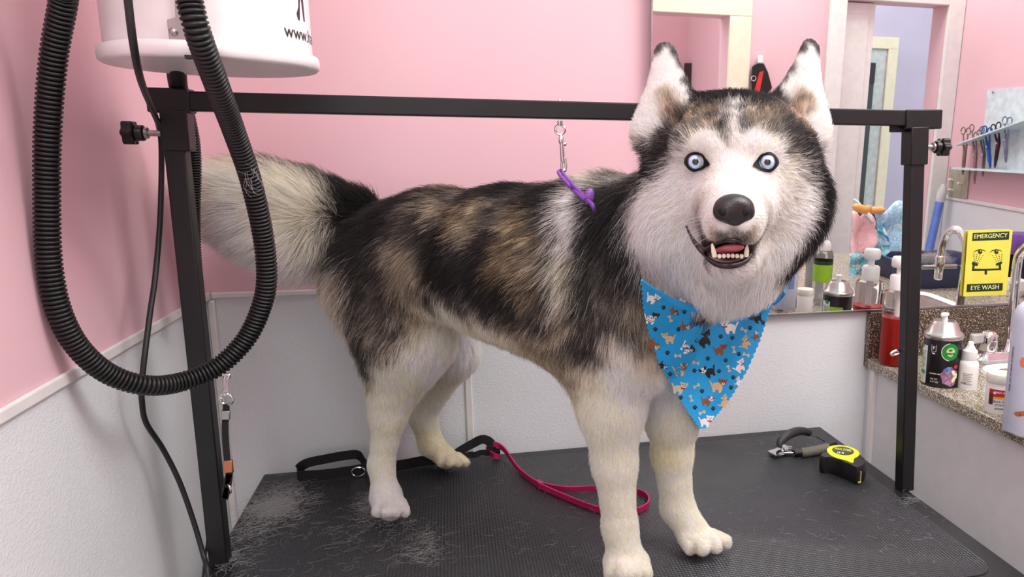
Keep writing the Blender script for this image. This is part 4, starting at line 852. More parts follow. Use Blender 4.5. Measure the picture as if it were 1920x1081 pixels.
rib = resample(catmull(hb[1:5], 12), .0012)
MB().tube(rib, [.0098 + .0007 * (1 if (k // 2) % 2 else -1) for k in range(len(rib))], 16).build('grip', M_rib, hh, angle=80)
jaw = [(150, 465), (290, 420), (330, 360), (420, 370), (500, 440), (570, 470), (545, 490), (440, 490), (330, 500), (285, 530)]
tri_ = tessellate_polygon([[Vector((x, -y, 0)) for x, y in jaw]])
lo_ = [Z8(x, y, .006) for x, y in jaw]; hi2 = [p + Vector((0, 0, .004)) for p in lo_]
MB().loft([lo_, hi2]).build('jaw', M_chrome, nc, smooth=False, bevel=.0006)
jw2 = [(170, 480), (300, 470), (420, 440), (560, 480), (420, 498), (290, 528)]
MB().loft([[Z8(x, y, .001) for x, y in jw2], [Z8(x, y, .005) for x, y in jw2]]).build('jaw', M_steel, nc, smooth=False)
MB().lathe(Z8(375, 420, .009), [(.0045, 0), (.005, .002), (.004, .004), (.0, .0045)], n=16).build('pivot', M_chrome, nc)
sp0, sp1 = Z8(440, 380, .014), Z8(515, 385, .014)
MB().tube([sp0.lerp(sp1, k / 60) + Vector((0, .0035 * math.cos(k * .63), .0035 * math.sin(k * .63))) for k in range(61)], .0007, 6).build('spring', M_chrome, nc)
MB().tube(catmull([ZH(770, 190, 790, 320), ZH(850, 210, 860, 330), ZH(930, 250, 930, 330), Z8(1010, 300, .002)], 6), .0012, 6).build('wire_guard', M_plast, nc)
# tape measure
tm = thing('tape_measure', 'black and neon yellow tape measure near the right edge of the table', 'tape measure', Z8(1290, 560))
def zt(x, y): return tz(1420 + x / 8, 790 + y / 8, .034)
ol = [(935, 500), (985, 455), (1040, 440), (1070, 385), (1200, 358), (1350, 372), (1490, 425), (1560, 500), (1640, 570), (1610, 650), (1500, 690), (1400, 640), (1310, 610), (1240, 570), (1080, 530), (1000, 530)]
tp = [zt(x, y) for x, y in ol]; cc2 = sum(tp, Vector()) / len(tp)
tp = [p for p in catmull(tp, 3, True)]
MB().loft([[p.lerp(cc2, .06) - Vector((0, 0, .034)) for p in tp], [p - Vector((0, 0, .029)) for p in tp], [p - Vector((0, 0, .005)) for p in tp], [p.lerp(cc2, .06) for p in tp]]).build('case', mat('black tape case', (22, 22, 24), .4), tm, angle=50)
fc = [(1045, 440), (1060, 400), (1120, 370), (1240, 360), (1380, 385), (1490, 430), (1530, 490), (1500, 530), (1450, 560), (1440, 615), (1390, 612), (1330, 585), (1180, 545), (1090, 500)]
fc = [(p.x, p.y) for p in catmull([Vector((x, y, 0)) for x, y in fc], 5, True)]
fz = lambda x, y, e=.0006: zt(x, y) + Vector((0, 0, e))
MB().loft([[fz(x, y, -.002) for x, y in fc], [fz(x, y, .0012) for x, y in fc]]).build('face_plate', mat('neon yellow plastic', (222, 244, 26), .35, emit=.12), tm, smooth=False)  # plastic given a faint glow of its own, though it is no lamp
el_ = ell(1285, 448, 165, 62, .13, 30)
lab = MB(); lab.face([fz(x, y, .0016) for x, y in el_]); lab.build('label', mat('charcoal label', (62, 62, 58), .4), tm, smooth=False)
def flat_text(nm, txt, size, o, ux, uy, m, par, bold=0):
    vs, fs = text_mesh(txt, size, bold); return MB_mesh(nm, [o(v.x, v.y) for v in vs], fs, m, par)
M_wht = mat('white print', (236, 236, 232), .5); M_yel = mat('yellow print', (226, 232, 60), .5)
flat_text('lettering', 'MAX STEEL', 52, lambda x, y: fz(1290 + x + y * .25, 432 - y * .8 + x * .14, .0019), 0, 0, M_yel, tm, 1.5)
flat_text('lettering', '16 ft', 58, lambda x, y: fz(1245 + x + y * .25, 478 - y * .7 + x * .14, .0019), 0, 0, M_wht, tm, 1.5)
q0 = [zt(1500, 660), zt(1550, 655)]
MB().box((-.0005, -.006, -.030), (.0005, .004, -.008), Matrix.Translation(zt(1540, 672))).box((-.006, -.0005, -.030), (.0005, .0005, -.027), Matrix.Translation(zt(1540, 672) + Vector((0, -.006, 0)))).build('tape_tip', mat('yellow steel tape', (236, 232, 150), .3, .3), tm, smooth=False)
# loose clipped fur on the mat: uncountable
cl = [];
def clump(u, v, su, sv, n, L, dens=1):
    for _ in range(n):
        P = tz(u + rng.normal(0, su), v + rng.normal(0, sv), .001 + abs(rng.normal(0, .003)) * dens)
        if not (tx0 < P.x < tx1 and ty0 < P.y < ty1): continue
        a = rng.uniform(0, 6.28); k_ = rng.normal(0, 2.2); l = L * rng.uniform(.5, 1.3); p = np.array(P); q_ = [p]
        for k in range(5): a += k_ / 5; p = p + np.array([math.cos(a), math.sin(a), rng.normal(0, .12 * dens)]) * l / 5; p[2] = max(p[2], T0 + .0008); q_.append(p)
        cl.append(q_)
for c in ((508, 952, 20, 12, 800, .032, 1.6), (540, 930, 26, 14, 330, .03, 1.2), (470, 990, 26, 14, 200, .025), (690, 945, 10, 14, 170, .022, 1.2), (725, 974, 22, 5, 160, .014, .8), (800, 1015, 18, 18, 130, .02), (790, 1040, 24, 10, 60, .03), (700, 1000, 40, 14, 40, .025), (640, 990, 80, 30, 50, .03), (845, 876, 20, 4, 80, .012, .8), (600, 1030, 120, 35, 45, .03), (950, 960, 160, 60, 50, .02), (1500, 960, 160, 60, 60, .016), (1050, 1040, 120, 30, 40, .02), (435, 1045, 16, 18, 120, .03), (1715, 935, 14, 5, 50, .02), (1500, 830, 40, 14, 30, .02), (1650, 1010, 120, 30, 40, .016)): clump(*c)
for _ in range(16):
    p = np.array(W(470 + rng.normal(0, 7), 318 + rng.normal(0, 14), y=1.052 - .0145 + rng.normal(0, .001))); a = rng.uniform(1, 2.4); q_ = [p]
    for k in range(5): a += rng.normal(0, .5); p = p + np.array([math.cos(a) * .8, -.05, -math.sin(a)]) * .0045; q_.append(p)
    cl.append(q_)
cl = np.array(cl); lf = hair_object('loose_fur', cl, np.full(cl.shape[:2], .00013), np.full(cl.shape, .55), M_fur, None)
tag(lf, 'wisps of clipped pale dog fur scattered over the black table mat', 'dog fur', kind='stuff')
# ================================================================ counter-top products
zc_ = HC - .446 + .0006
def base_at(u, v): P = W(u, v, z=zc_); return P
def prof_px(B, pr):                          # [(half width px, v)] -> [(r, h)] on the vertical axis through B
    s = ppm(B); return [(max(r, .01) / s, W(B_u(B), v, y=B.y).z - zc_) for r, v in pr]
def B_u(B): return proj(B)[0]
def product(nm, label, cat, B, parts):
    t = thing(nm, label, cat, (B.x, B.y, zc_)); t['r'] = 0; del t['r']
    for pn, m, pr in parts: MB().lathe((B.x, B.y, zc_), prof_px(B, pr), n=36).build(pn, m, t, angle=45)
    return t
M_wp = mat('white plastic', (240, 240, 238), .35, var=.015); M_wl = mat('white label', (234, 236, 236), .5, var=.015)
M_clear = mat('clear plastic', (240, 242, 242), .06, trans=1, ior=1.2, var=.01); M_liq = mat('red liquid soap', (196, 40, 32), .12, trans=.35, ior=1.2, var=.05)
def strip(nm, m, par, mapf, x0, x1, z0, z1, lift=.0004, n=16):
    b = MB()
    for k in range(n): a, c = x0 + (x1 - x0) * k / n, x0 + (x1 - x0) * (k + 1) / n; b.mesh([mapf(a, z0, lift), mapf(c, z0, lift), mapf(c, z1, lift), mapf(a, z1, lift)], [(0, 1, 2, 3)])
    return b.build(nm, m, par, smooth=False)
# red soap pump bottle
B = Vector((.947, 1.500, zc_)); u0 = B_u(B)
sp = product('soap_bottle', 'red liquid soap in a clear pump bottle behind the right post', 'soap bottle', B, [
    ('bottle', M_clear, [(27, 681), (29, 676), (28.5, 640), (27.5, 600), (27, 552), (25, 545), (14, 541), (13, 538)]),
    ('liquid', M_liq, [(25.5, 679), (27, 675), (26.7, 640), (25.7, 600), (25.6, 594)]),
    ('collar', M_wp, [(17, 543), (17, 518), (15, 515), (8, 514)]), ('pump_stem', M_wp, [(6, 514), (6, 500)]), ('pump_head', M_wp, [(14, 501), (16, 498), (16, 485), (13, 481)])])
MB().lathe((B.x, B.y, zc_), prof_px(B, [(6.5, 541), (6.5, 560), (5, 562), (5, 592), (3.4, 593), (3.4, 660)]), n=16).build('dip_tube', M_wp, sp)
rB = 28.2 / ppm(B); mpS = cyl_map((B.x, B.y), rB + .0004, .02, W(u0, 636, y=B.y).z)
M_or = mat('orange leaf print', (240, 130, 50), .5); M_rd = mat('coral leaf print', (236, 84, 66), .5)
lf_ = lambda x, y, s: [(x + s * a, y + s * b_) for a, b_ in ((0, 1), (.35, .35), (1, .3), (.45, -.1), (.6, -.9), (0, -.5), (-.6, -.9), (-.45, -.1), (-1, .3), (-.35, .35))]
decal('leaf_print', M_or, sp, mpS, [lf_(-.002, .014, .0055), lf_(.007, .024, .004), lf_(-.007, -.008, .003)]); decal('leaf_print', M_rd, sp, mpS, [lf_(-.004, .001, .006), lf_(.008, .010, .004), lf_(.004, -.014, .0045)] + [ell(-.012 + .004 * k, -.006 - .005 * (k % 3), .0014) for k in range(6)])
# air freshener can
B = Vector((.954, 1.338, zc_)); s = ppm(B); u0 = B_u(B)
ac = product('air_freshener', 'black and green air freshener spray can standing by the sink corner', 'spray can', B, [
    ('can', mat('black can print', (24, 22, 26), .3), [(32, 719), (34, 716), (34, 632), (33.4, 629)]),
    ('dome', mat('satin aluminium', (188, 188, 184), .28, .9), [(34.5, 632), (36, 629), (36, 625), (33, 622), (29, 619), (24, 606), (20, 601), (18, 601), (18, 604), (6, 604)]),
    ('nozzle', M_wp, [(5, 605), (4.5, 592), (6.5, 591), (6.5, 587), (3, 586)])])
MB().lathe(W(u0 + 2, 590, y=B.y), [(.0045, 0), (.0045, .009), (.003, .0095), (.0028, .006)], (1, -.5, -.05), 16).build('nozzle_tip', M_wp, ac)
R = 34 / s; m0 = cyl_map((B.x, B.y), R + .0003, 0, 0); zz = lambda v: W(u0, v, y=B.y).z
fa = lambda u, v: facing((B.x, B.y), R, u, v) * R
a1 = fa(1782, 655)
decal('emblem', mat('green emblem', (20, 140, 50), .4), ac, m0, [ell(a1, zz(652), .0165, .0170, 0, 28)]); decal('emblem', mat('pale green emblem', (196, 226, 160), .4), ac, m0, [ell(a1, zz(652), .0085, .0090, 0, 24)], .0007); decal('emblem_rim', M_wht, ac, m0, [[(a1 + .0165 * math.cos(t), zz(652) + .017 * math.sin(t)) for t in np.linspace(1.7, 4.6, 20)] + [(a1 + .0178 * math.cos(t), zz(652) + .0183 * math.sin(t)) for t in np.linspace(4.6, 1.7, 20)]], .0006)
wrap_text('lettering', mat('dark green print', (16, 80, 36), .5), ac, m0, 'air', .0075, .0003, a1, zz(648), .0011); wrap_text('lettering', mat('dark green print', (16, 80, 36), .5), ac, m0, 'WICK', .0065, .0003, a1, zz(655), .0011)
a2 = fa(1733, 690)
decal('side_label', M_wl, ac, m0, [[(a2 - .019, zz(714)), (a2 + .007, zz(714)), (a2 + .007, zz(645)), (a2 - .019, zz(645))]]); decal('print_block', mat('green print', (60, 150, 110), .5), ac, m0, [[(a2 - .015, zz(698)), (a2 + .004, zz(698)), (a2 + .004, zz(691)), (a2 - .015, zz(691))]], .0007); decal('leaf_print', mat('green print', (60, 150, 110), .5), ac, m0, [ell(a2 - .010, zz(647), .006, .005)], .0007)
decal('print_lines', mat('grey print', (150, 156, 158), .5), ac, m0, [[(a2 - .016, zz(656 + 4 * k)), (a2 + .004 - .003 * (k % 3), zz(656 + 4 * k)), (a2 + .004 - .003 * (k % 3), zz(657.5 + 4 * k)), (a2 - .016, zz(657.5 + 4 * k))] for k in range(8)], .0007)
a3 = fa(1751, 650); wrap_text('lettering', M_wht, ac, m0, 'F', .009, .0003, a3, zz(647)); decal('mark', M_wht, ac, m0, [[(a3 + p_, zz(q_)) for p_, q_ in ((-.005, 653), (-.005, 641), (-.0042, 641), (-.0042, 653))], [(a3 + p_, zz(q_)) for p_, q_ in ((.0042, 653), (.0042, 641), (.005, 641), (.005, 653))], [(a3 + p_, zz(q_)) for p_, q_ in ((-.005, 653.6), (.005, 653.6), (.005, 653), (-.005, 653))], [(a3 + p_, zz(q_)) for p_, q_ in ((-.003, 658), (.003, 658), (.003, 655.5), (-.003, 655.5))]])
a4 = fa(1752, 693); wrap_text('lettering', M_wht, ac, m0, 'essential oils', .0042, .0001, a4, zz(693)); wrap_text('lettering', M_wht, ac, m0, 'NET WT', .0038, .0001, a4 - .001, zz(703)); wrap_text('lettering', M_wht, ac, m0, '6.17 OZ', .0046, .0001, a4, zz(708))
a5 = fa(1780, 695)
decal('flower_print', mat('mauve flower print', (150, 112, 140), .4, var=.35, vscale=160), ac, m0, [[(a5 + .017 * math.cos(t) * (1 + .12 * math.sin(5 * t)), zz(697) + .019 * math.sin(t) * (1 + .12 * math.sin(4 * t))) for t in np.linspace(0, 6.1, 40)]]); decal('flower_print', mat('blue flower print', (92, 110, 170), .4, var=.3, vscale=160), ac, m0, [ell(a5 - .004, zz(684), .010, .005, .3)], .0006)
decal('petal_print', mat('cream petal print', (244, 236, 196), .4), ac, m0, [ell(a5 + .008, zz(690), .0035, .006, .5), ell(a5 + .009, zz(702), .004, .007, -.5), ell(a5 + .014, zz(696), .003, .006, 0)], .0008); decal('petal_print', mat('crimson petal print', (190, 36, 60), .4), ac, m0, [ell(a5 + .012, zz(679), .005, .004)], .0008)
strip('back_band', mat('lime green print', (150, 200, 40), .4), ac, m0, (math.pi + .1) * R, (math.pi + 1.6) * R, zz(715), zz(656))
# dropper bottle
B = Vector((.990, 1.300, zc_)); s = ppm(B); u0 = B_u(B); R = 17.8 / s
db = product('dropper_bottle', 'small white dropper bottle with a pointed cap beside the air freshener', 'bottle', B, [
    ('bottle', M_wp, [(16.5, 729), (17.8, 726), (17.8, 684), (16.5, 677), (12, 673), (11.5, 671)]), ('cap', M_wp, [(13, 673), (14, 671), (13.4, 657), (10, 654), (5.5, 646), (5, 641.5), (3.5, 640)])])
m0 = cyl_map((B.x, B.y), R + .0003, 0, 0); zz = lambda v: W(u0, v, y=B.y).z; a1 = fa(u0, 705) if False else facing((B.x, B.y), R, u0, 705) * R
decal('print_lines', mat('grey print', (150, 156, 158), .5), db, m0, [[(a1 - .009, zz(696 + 3.2 * k)), (a1 + .010 - .004 * (k % 2), zz(696 + 3.2 * k)), (a1 + .010 - .004 * (k % 2), zz(697.2 + 3.2 * k)), (a1 - .009, zz(697.2 + 3.2 * k))] for k in range(7)]); decal('red_mark', mat('red print', (190, 40, 50), .5), db, m0, [ell(a1 - .010, zz(714), .0015), [(a1 - .007, zz(715)), (a1 - .001, zz(715)), (a1 - .001, zz(713.5)), (a1 - .007, zz(713.5))]])
# medicine jar
B = Vector((.950, 1.158, zc_)); s = ppm(B); u0 = B_u(B); R = 23.5 / s
jr = product('medicine_jar', 'small white jar with a red and yellow label next to the tall spray can', 'jar', B, [
    ('jar', M_wp, [(22, 774), (23.5, 771), (23.5, 722), (21, 717), (20.5, 714)]), ('lid', mat('ivory lid', (236, 232, 218), .4), [(23, 715), (24.2, 713), (24.2, 702), (22.5, 699), (10, 698.5)])])
m0 = cyl_map((B.x, B.y), R + .0003, 0, 0); zz = lambda v: W(u0, v, y=B.y).z; a1 = facing((B.x, B.y), R, 1872, 740) * R
fw = .017
strip('label', mat('red label', (190, 34, 40), .45), jr, m0, a1 - fw, a1 + fw, zz(738), zz(725)); strip('label', mat('amber label', (240, 178, 60), .45), jr, m0, a1 - fw, a1 + fw, zz(742), zz(738))
decal('picture', mat('brown picture', (84, 48, 40), .45, var=.4, vscale=300), jr, m0, [[(a1 - fw, zz(753)), (a1 - fw + .008, zz(753)), (a1 - fw + .008, zz(733)), (a1 - fw, zz(733))]], .0006); decal('mark', M_wht, jr, m0, [ell(a1 - fw + .010, zz(731), .0026)], .0008)
wrap_text('lettering', M_wht, jr, m0, 'FIRST AID', .0046, .0001, a1 + .004, zz(730), .0009); wrap_text('lettering', M_ink, jr, m0, 'Quick Stop', .0056, .0001, a1 + .003, zz(746.5), .0007); wrap_text('lettering', M_ink, jr, m0, 'STYPTIC', .0048, .0001, a1 + .004, zz(753), .0007); wrap_text('lettering', M_ink, jr, m0, 'powder', .005, .0001, a1 + .003, zz(759), .0007)
# tall pale blue spray can
B = Vector((.945, 1.068, zc_)); u0 = B_u(B); s = ppm(B)
u0s = 1886 + 37; B = Vector((W(u0s, 760, y=1.068).x, 1.068, zc_)); u0 = B_u(B); s = ppm(B); R = 37 / s
sc_ = product('grooming_spray', 'tall pale blue spray can at the front right of the countertop', 'spray can', B, [
    ('can', mat('pale blue can', (206, 214, 232), .28, var=.02), [(36, 808), (37, 806), (37, 602), (35.5, 590), (31, 578), (24, 569), (16, 565)]), ('base_ring', M_steel, [(37.6, 809), (38.2, 806), (37.4, 804)]), ('cap', M_wp, [(16, 566), (16, 540), (13, 536)])])
m0 = cyl_map((B.x, B.y), R + .0003, 0, 0); zz = lambda v: W(u0, v, y=B.y).z; a1 = facing((B.x, B.y), R, 1889.5, 690) * R
vs, fs = text_mesh('keep out of reach of children', .0065, .0001); MB_mesh('lettering', [m0(a1 - v.y, zz(690) + v.x, .0006) for v in vs], fs, mat('navy print', (40, 46, 90), .5), sc_)
a2 = facing((B.x, B.y), R, 1919, 675) * R; decal('spot_print', mat('orange spot', (232, 130, 90), .5), sc_, m0, [ell(a2, zz(673), .006, .009)]); a3 = facing((B.x, B.y), R, 1914, 766) * R
decal('picture', mat('brown paw picture', (150, 88, 52), .5, var=.35, vscale=200), sc_, m0, [[(a3 - .010, zz(770)), (a3 - .011, zz(766)), (a3 - .004, zz(763)), (a3 + .006, zz(760)), (a3 + .014, zz(758)), (a3 + .014, zz(768)), (a3 + .004, zz(769)), (a3 - .004, zz(772))]])
ab = math.pi * R; decal('back_panel', mat('blue back panel', (120, 150, 200), .5), sc_, m0, [[(ab - .01, zz(740)), (ab + .01, zz(740)), (ab + .01, zz(700)), (ab - .01, zz(700))]])
decal('print_lines', mat('slate print', (110, 124, 150), .5), sc_, m0, [[(ab - .02, zz(620 + 6 * k)), (ab, zz(620 + 6 * k)), (ab + .02 - .006 * (k % 3), zz(620 + 6 * k)), (ab + .02 - .006 * (k % 3), zz(622.5 + 6 * k)), (ab, zz(622.5 + 6 * k)), (ab - .02, zz(622.5 + 6 * k))] for k in range(10)])
# bottle with lime label and a red trigger sprayer: out of frame, seen in the mirror
Bm = MW(1538, 569, z=zc_); B = Vector((Bm.x, Bm.y, zc_)); mh = lambda v: MW(1545, v, y=B.y).z - zc_; sm = CF / (RM @ (refl(B) - CAMP))[2]
gb = thing('shampoo_bottle', 'clear bottle with a lime green label and white nozzle reflected in the mirror', 'bottle', B)
for pn, m, pr_ in (('bottle', M_clear, [(17, 569), (18, 565), (17.5, 530), (17.5, 478), (15, 470), (11, 467)]), ('label', mat('lime label', (146, 196, 40), .4), [(17.9, 526), (17.9, 494)]), ('label_band', mat('dark green band', (24, 52, 34), .4), [(17.9, 494), (17.9, 487)]), ('cap', M_wp, [(12, 469), (12, 458), (9, 452), (4, 449), (3, 440)])):
    MB().lathe(B, [(r / sm, mh(v)) for r, v in pr_], n=28, caps=pn not in ('label', 'label_band')).build(pn, m, gb)
Bm = MW(1556, 566, z=zc_); B2 = Vector((B.x + .01, B.y - .075, zc_)); sm2 = CF / (RM @ (refl(B2) - CAMP))[2]; u2 = proj(refl(B2))[0]
ts2 = thing('trigger_sprayer', 'grey spray bottle with a red trigger head behind the lime bottle reflection', 'spray bottle', B2)
mh2 = lambda v: MW(1556, v, y=B2.y).z - zc_
MB().lathe(B2, [(r / sm2, mh2(v)) for r, v in ((15, 566), (16, 562), (16, 480), (10, 466), (5, 460))], n=24).build('bottle', mat('grey bottle', (170, 172, 176), .3, trans=.4), ts2)
hz = zc_ + mh2(452); MB().box((B2.x - .012, B2.y - .012, hz - .012), (B2.x + .012, B2.y + .03, hz + .014)).box((B2.x - .006, B2.y + .012, hz - .04), (B2.x + .006, B2.y + .02, hz - .012)).build('trigger_head', mat('red trigger', (176, 36, 50), .35), ts2, bevel=.004)
# ================================================================ taps over the sink
fp_ = thing('faucet', 'chrome gooseneck faucet with a deck plate behind the sink', 'faucet', (1.23, 1.47, zc_))
MB().loft([rr(1.125, 1.34, 1.44, 1.50, zc_, .02), rr(1.125, 1.34, 1.44, 1.50, zc_ + .010, .02), rr(1.14, 1.325, 1.452, 1.488, zc_ + .022, .015)]).build('deck_plate', M_chrome, fp_)
hx = W(1853, 640, y=1.47).x
for hx_ in (hx, 1.30): MB().lathe((hx_, 1.47, zc_ + .022), [(.018, 0), (.021, .006), (.0205, .03), (.019, .042), (.015, .048), (.004, .05)], n=24).build('handle', M_chrome, fp_)
MB().box((hx - .046, 1.462, zc_ + .044), (hx - .012, 1.478, zc_ + .066)).build('lever', mat('clear acrylic lever', (225, 226, 224), .1, trans=.5), fp_, bevel=.004)
fx = W(1893, 640, y=1.47).x
MB().lathe((fx, 1.47, zc_ + .02), [(.017, 0), (.019, .004), (.015, .012), (.011, .03)], n=20).build('spout_base', M_chrome, fp_)
tpz = MW(1775, 430, y=1.42).z - zc_
arc = [(0, .02), (0, .12), (0, tpz - .05), (-.012, tpz - .02), (-.035, tpz - .003), (-.06, tpz - .002), (-.085, tpz - .018), (-.098, tpz - .045), (-.102, tpz - .075)]
MB().tube(catmull([(fx, 1.47 + dy, zc_ + dz) for dy, dz in arc], 8), .0105, 16).build('spout', M_chrome, fp_)
e0 = Vector((fx, 1.47 - .102, zc_ + tpz - .075))
ew = MB().lathe(e0, [(.011, 0), (.013, -.004), (.013, -.03), (.011, -.034), (.011, -.06), (.008, -.064)], n=20).build('aerator', M_chrome, fp_)
MB().tube([e0 + Vector((-.05, 0, -.03)), e0 + Vector((.05, 0, -.03))], .006, 12).ball(e0 + Vector((0, -.014, -.03)), .008, 12).build('eye_wash_bar', M_steel, ew)
# ================================================================ sign stuck on the mirror
sgp = MP0 + MN * .006
def SG(x, y, e=0): 
    d = ray(1700 + x / 4.914, 380 + y / 4.914); t = ((sgp + MN * e - CAMP) @ MN) / (d @ MN); return Vector(CAMP + d * t)
sg = thing('eye_wash_sign', 'yellow emergency eye wash sign leaning on the mirror above the sink', 'sign', SG(718, 862))
M_sy = mat('safety yellow', (236, 228, 92), .4, var=.02); M_sg = mat('dark green sign ink', (30, 58, 26), .4)
cr = [(565, 262), (978, 248), (915, 850), (520, 862)]
MB().loft([[SG(x, y, -.003) for x, y in cr], [SG(x, y, .001) for x, y in cr]]).build('board', M_sy, sg, smooth=False)
def bl2(s_, t_): # s right, t down on the sign
    a = (cr[0][0] + (cr[1][0] - cr[0][0]) * s_, cr[0][1] + (cr[1][1] - cr[0][1]) * s_); b_ = (cr[3][0] + (cr[2][0] - cr[3][0]) * s_, cr[3][1] + (cr[2][1] - cr[3][1]) * s_)
    return a[0] + (b_[0] - a[0]) * t_, a[1] + (b_[1] - a[1]) * t_
def sgpoly(polys, nm, m, e=.0014):
    b = MB()
    for P in polys: b.mesh([SG(*p, e) for p in P], tessellate_polygon([[Vector((*p, 0)) for p in P]]))
    return b.build(nm, m, sg, smooth=False)
sgpoly([[(609, 277), (947, 263), (943, 338), (603, 352)]], 'band', M_sg); sgpoly([[(556, 750), (888, 738), (882, 808), (551, 822)]], 'band', M_sg)
pic = []
for cx in (675, 825):
    pic.append([(cx - 66, 462), (cx - 40, 438), (cx, 426), (cx + 40, 434), (cx + 60, 456), (cx + 38, 441), (cx, 434), (cx - 38, 446)]); pic.append(ell(cx + 2, 450, 20, 22))
for x0, dx in ((665, -1), (825, 1)):
    for r_ in range(5):
        for k in range(4): pic.append(ell((620 + k * (28 - r_ * 4) + r_ * 1 if dx < 0 else 878 - k * (28 - r_ * 4) - r_ * 1), 474 + r_ * 17 + (k * 4 if dx < 0 else k * 4), 4.5, 4.5, 0, 8))
pic += [[(608, 540), (660, 562), (652, 582), (630, 578), (622, 606), (728, 608), (850, 603), (848, 575), (826, 580), (820, 560), (878, 540), (880, 560), (868, 566), (872, 618), (742, 624), (740, 660), (718, 661), (719, 626), (600, 628), (608, 570), (598, 566)]]
sgpoly(pic, 'pictogram', M_sg); [sgpoly([ell(cx + 6, 444, 6, 6)], 'glint', M_sy, .0018) for cx in (675, 825)]
def sign_text(txt, cx, cy, size, dx, dy, shear):
    vs, fs = text_mesh(txt, size); k_ = len(vs); vs = [v + Vector((e_, 0, 0)) for e_ in (-.9, 0, .9) for v in vs] if size > 20 else vs; fs = [tuple(i + k_ * q_ for i in f) for q_ in range(len(vs) // k_) for f in fs]; MB_mesh('lettering', [SG(cx + v.x * dx + v.y * shear, cy - v.y + v.x * dy, .002 + .00012 * (i // k_)) for i, v in enumerate(vs)], fs, mat('pale yellow print', (250, 246, 170), .5), sg)
sign_text('EMERGENCY', 774, 306, 56, .97, -.042, .09); sign_text('EYE WASH', 720, 780, 57, .97, -.042, .09); sign_text('product no. 302', 862, 832, 12, 1, -.04, .09)
# ================================================================ things behind the camera, seen in the mirror
M_bin = mat('purple tub', (104, 70, 120), .35)
def patch(nm, cs, m, label, cat, group=None, yb_=.3, wob=.012, n=14, dots=None):     # a hanging cloth between four reflected corners
    P = [MW(u, v, y=y) for u, v, y in cs]; V = []; Fq = []
    for i in range(n + 1):
        for j in range(n + 1):
            s_, t_ = i / n, j / n; p = P[0] * (1 - s_) * (1 - t_) + P[1] * s_ * (1 - t_) + P[2] * s_ * t_ + P[3] * (1 - s_) * t_
            p = p + Vector((0, wob * math.sin(s_ * 7 + t_ * 2) + wob * .6 * math.sin(t_ * 9), wob * .8 * math.sin(s_ * 9 + 1) * (1 - t_))); V.append(p)
    for i in range(n):
        for j in range(n): a = i * (n + 1) + j; Fq.append((a, a + 1, a + n + 2, a + n + 1))
    b = MB(); b.mesh(V, Fq); o = b.build(nm, m, None); q_ = o.modifiers.new('thick', 'SOLIDIFY'); q_.thickness = .004
    return tag(o, label, cat, group)
def dotcloth(nm, base, spots, scale):
    t = NT(nm); n = t.noise(scale, 4, .7); stops = [(0, base), (.46, base)] + [(.52 + .1 * k, c) for k, c in enumerate(spots)]
    t.link(t.ramp(n.outputs['Fac'], stops).outputs[0], t.b.inputs['Base Color']); t.b.inputs['Roughness'].default_value = .8; return t.m
tw1 = dotcloth('pale blue print cloth', (190, 226, 240), [(120, 190, 226), (226, 240, 244), (240, 200, 190)], 40); tw2 = dotcloth('pink print cloth', (242, 190, 196), [(246, 214, 214), (236, 160, 170), (240, 220, 220)], 30); tw3 = dotcloth('aqua print cloth', (150, 214, 212), [(60, 160, 210), (230, 240, 220), (240, 190, 180)], 50)
patch('folded_cloth', [(1636, 398, .60), (1700, 376, .60), (1704, 480, .64), (1650, 474, .64)], tw1, 'pale blue printed cloth on the stack reflected in the mirror', 'cloth')
patch('folded_cloth', [(1597, 400, .60), (1636, 402, .60), (1644, 458, .64), (1592, 496, .64)], tw2, 'pink printed cloth at the left of the reflected stack', 'cloth')
patch('folded_cloth', [(1598, 376, .58), (1650, 394, .59), (1664, 452, .655), (1632, 416, .61)], dotcloth('light aqua cloth', (206, 236, 240), [(90, 190, 220), (60, 110, 190), (80, 170, 220)], 26), 'light aqua cloth with an orange bow on top of the reflected stack', 'cloth')
patch('folded_cloth', [(1592, 480, .64), (1664, 452, .64), (1668, 470, .66), (1590, 528, .66)], tw3, 'aqua cloth under the pink cloth in the mirror', 'cloth')
ob = MW(1628, 391, y=.63); tag(MB().ball(ob + Vector((-.03, 0, 0)), (.035, .015, .016), 14, Matrix.Rotation(.3, 4, 'Y')).ball(ob + Vector((.035, 0, -.006)), (.035, .015, .014), 14).ball(ob, .014, 10).build('ribbon_bow', mat('orange ribbon', (238, 172, 96), .6), None), 'orange ribbon bow lying on the reflected stack of cloths', 'bow')
bx = MW(1668, 505, y=.58); tb_ = thing('storage_tub', 'purple plastic tub under the cloths reflected in the mirror', 'tub', (bx.x, .55, zc_)); tzt = MW(1668, 490, y=.63).z - zc_
MB().loft([rr(bx.x - .07, bx.x + .06, .47, .61, zc_, .03), rr(bx.x - .09, bx.x + .08, .455, .625, zc_ + tzt, .03)], True).build('tub', M_bin, tb_); MB().loft([rr(bx.x - .097, bx.x + .087, .45, .63, zc_ + tzt, .03), rr(bx.x - .097, bx.x + .087, .45, .63, zc_ + tzt + .012, .03)]).build('rim', mat('pale tub rim', (170, 150, 190), .3), tb_)
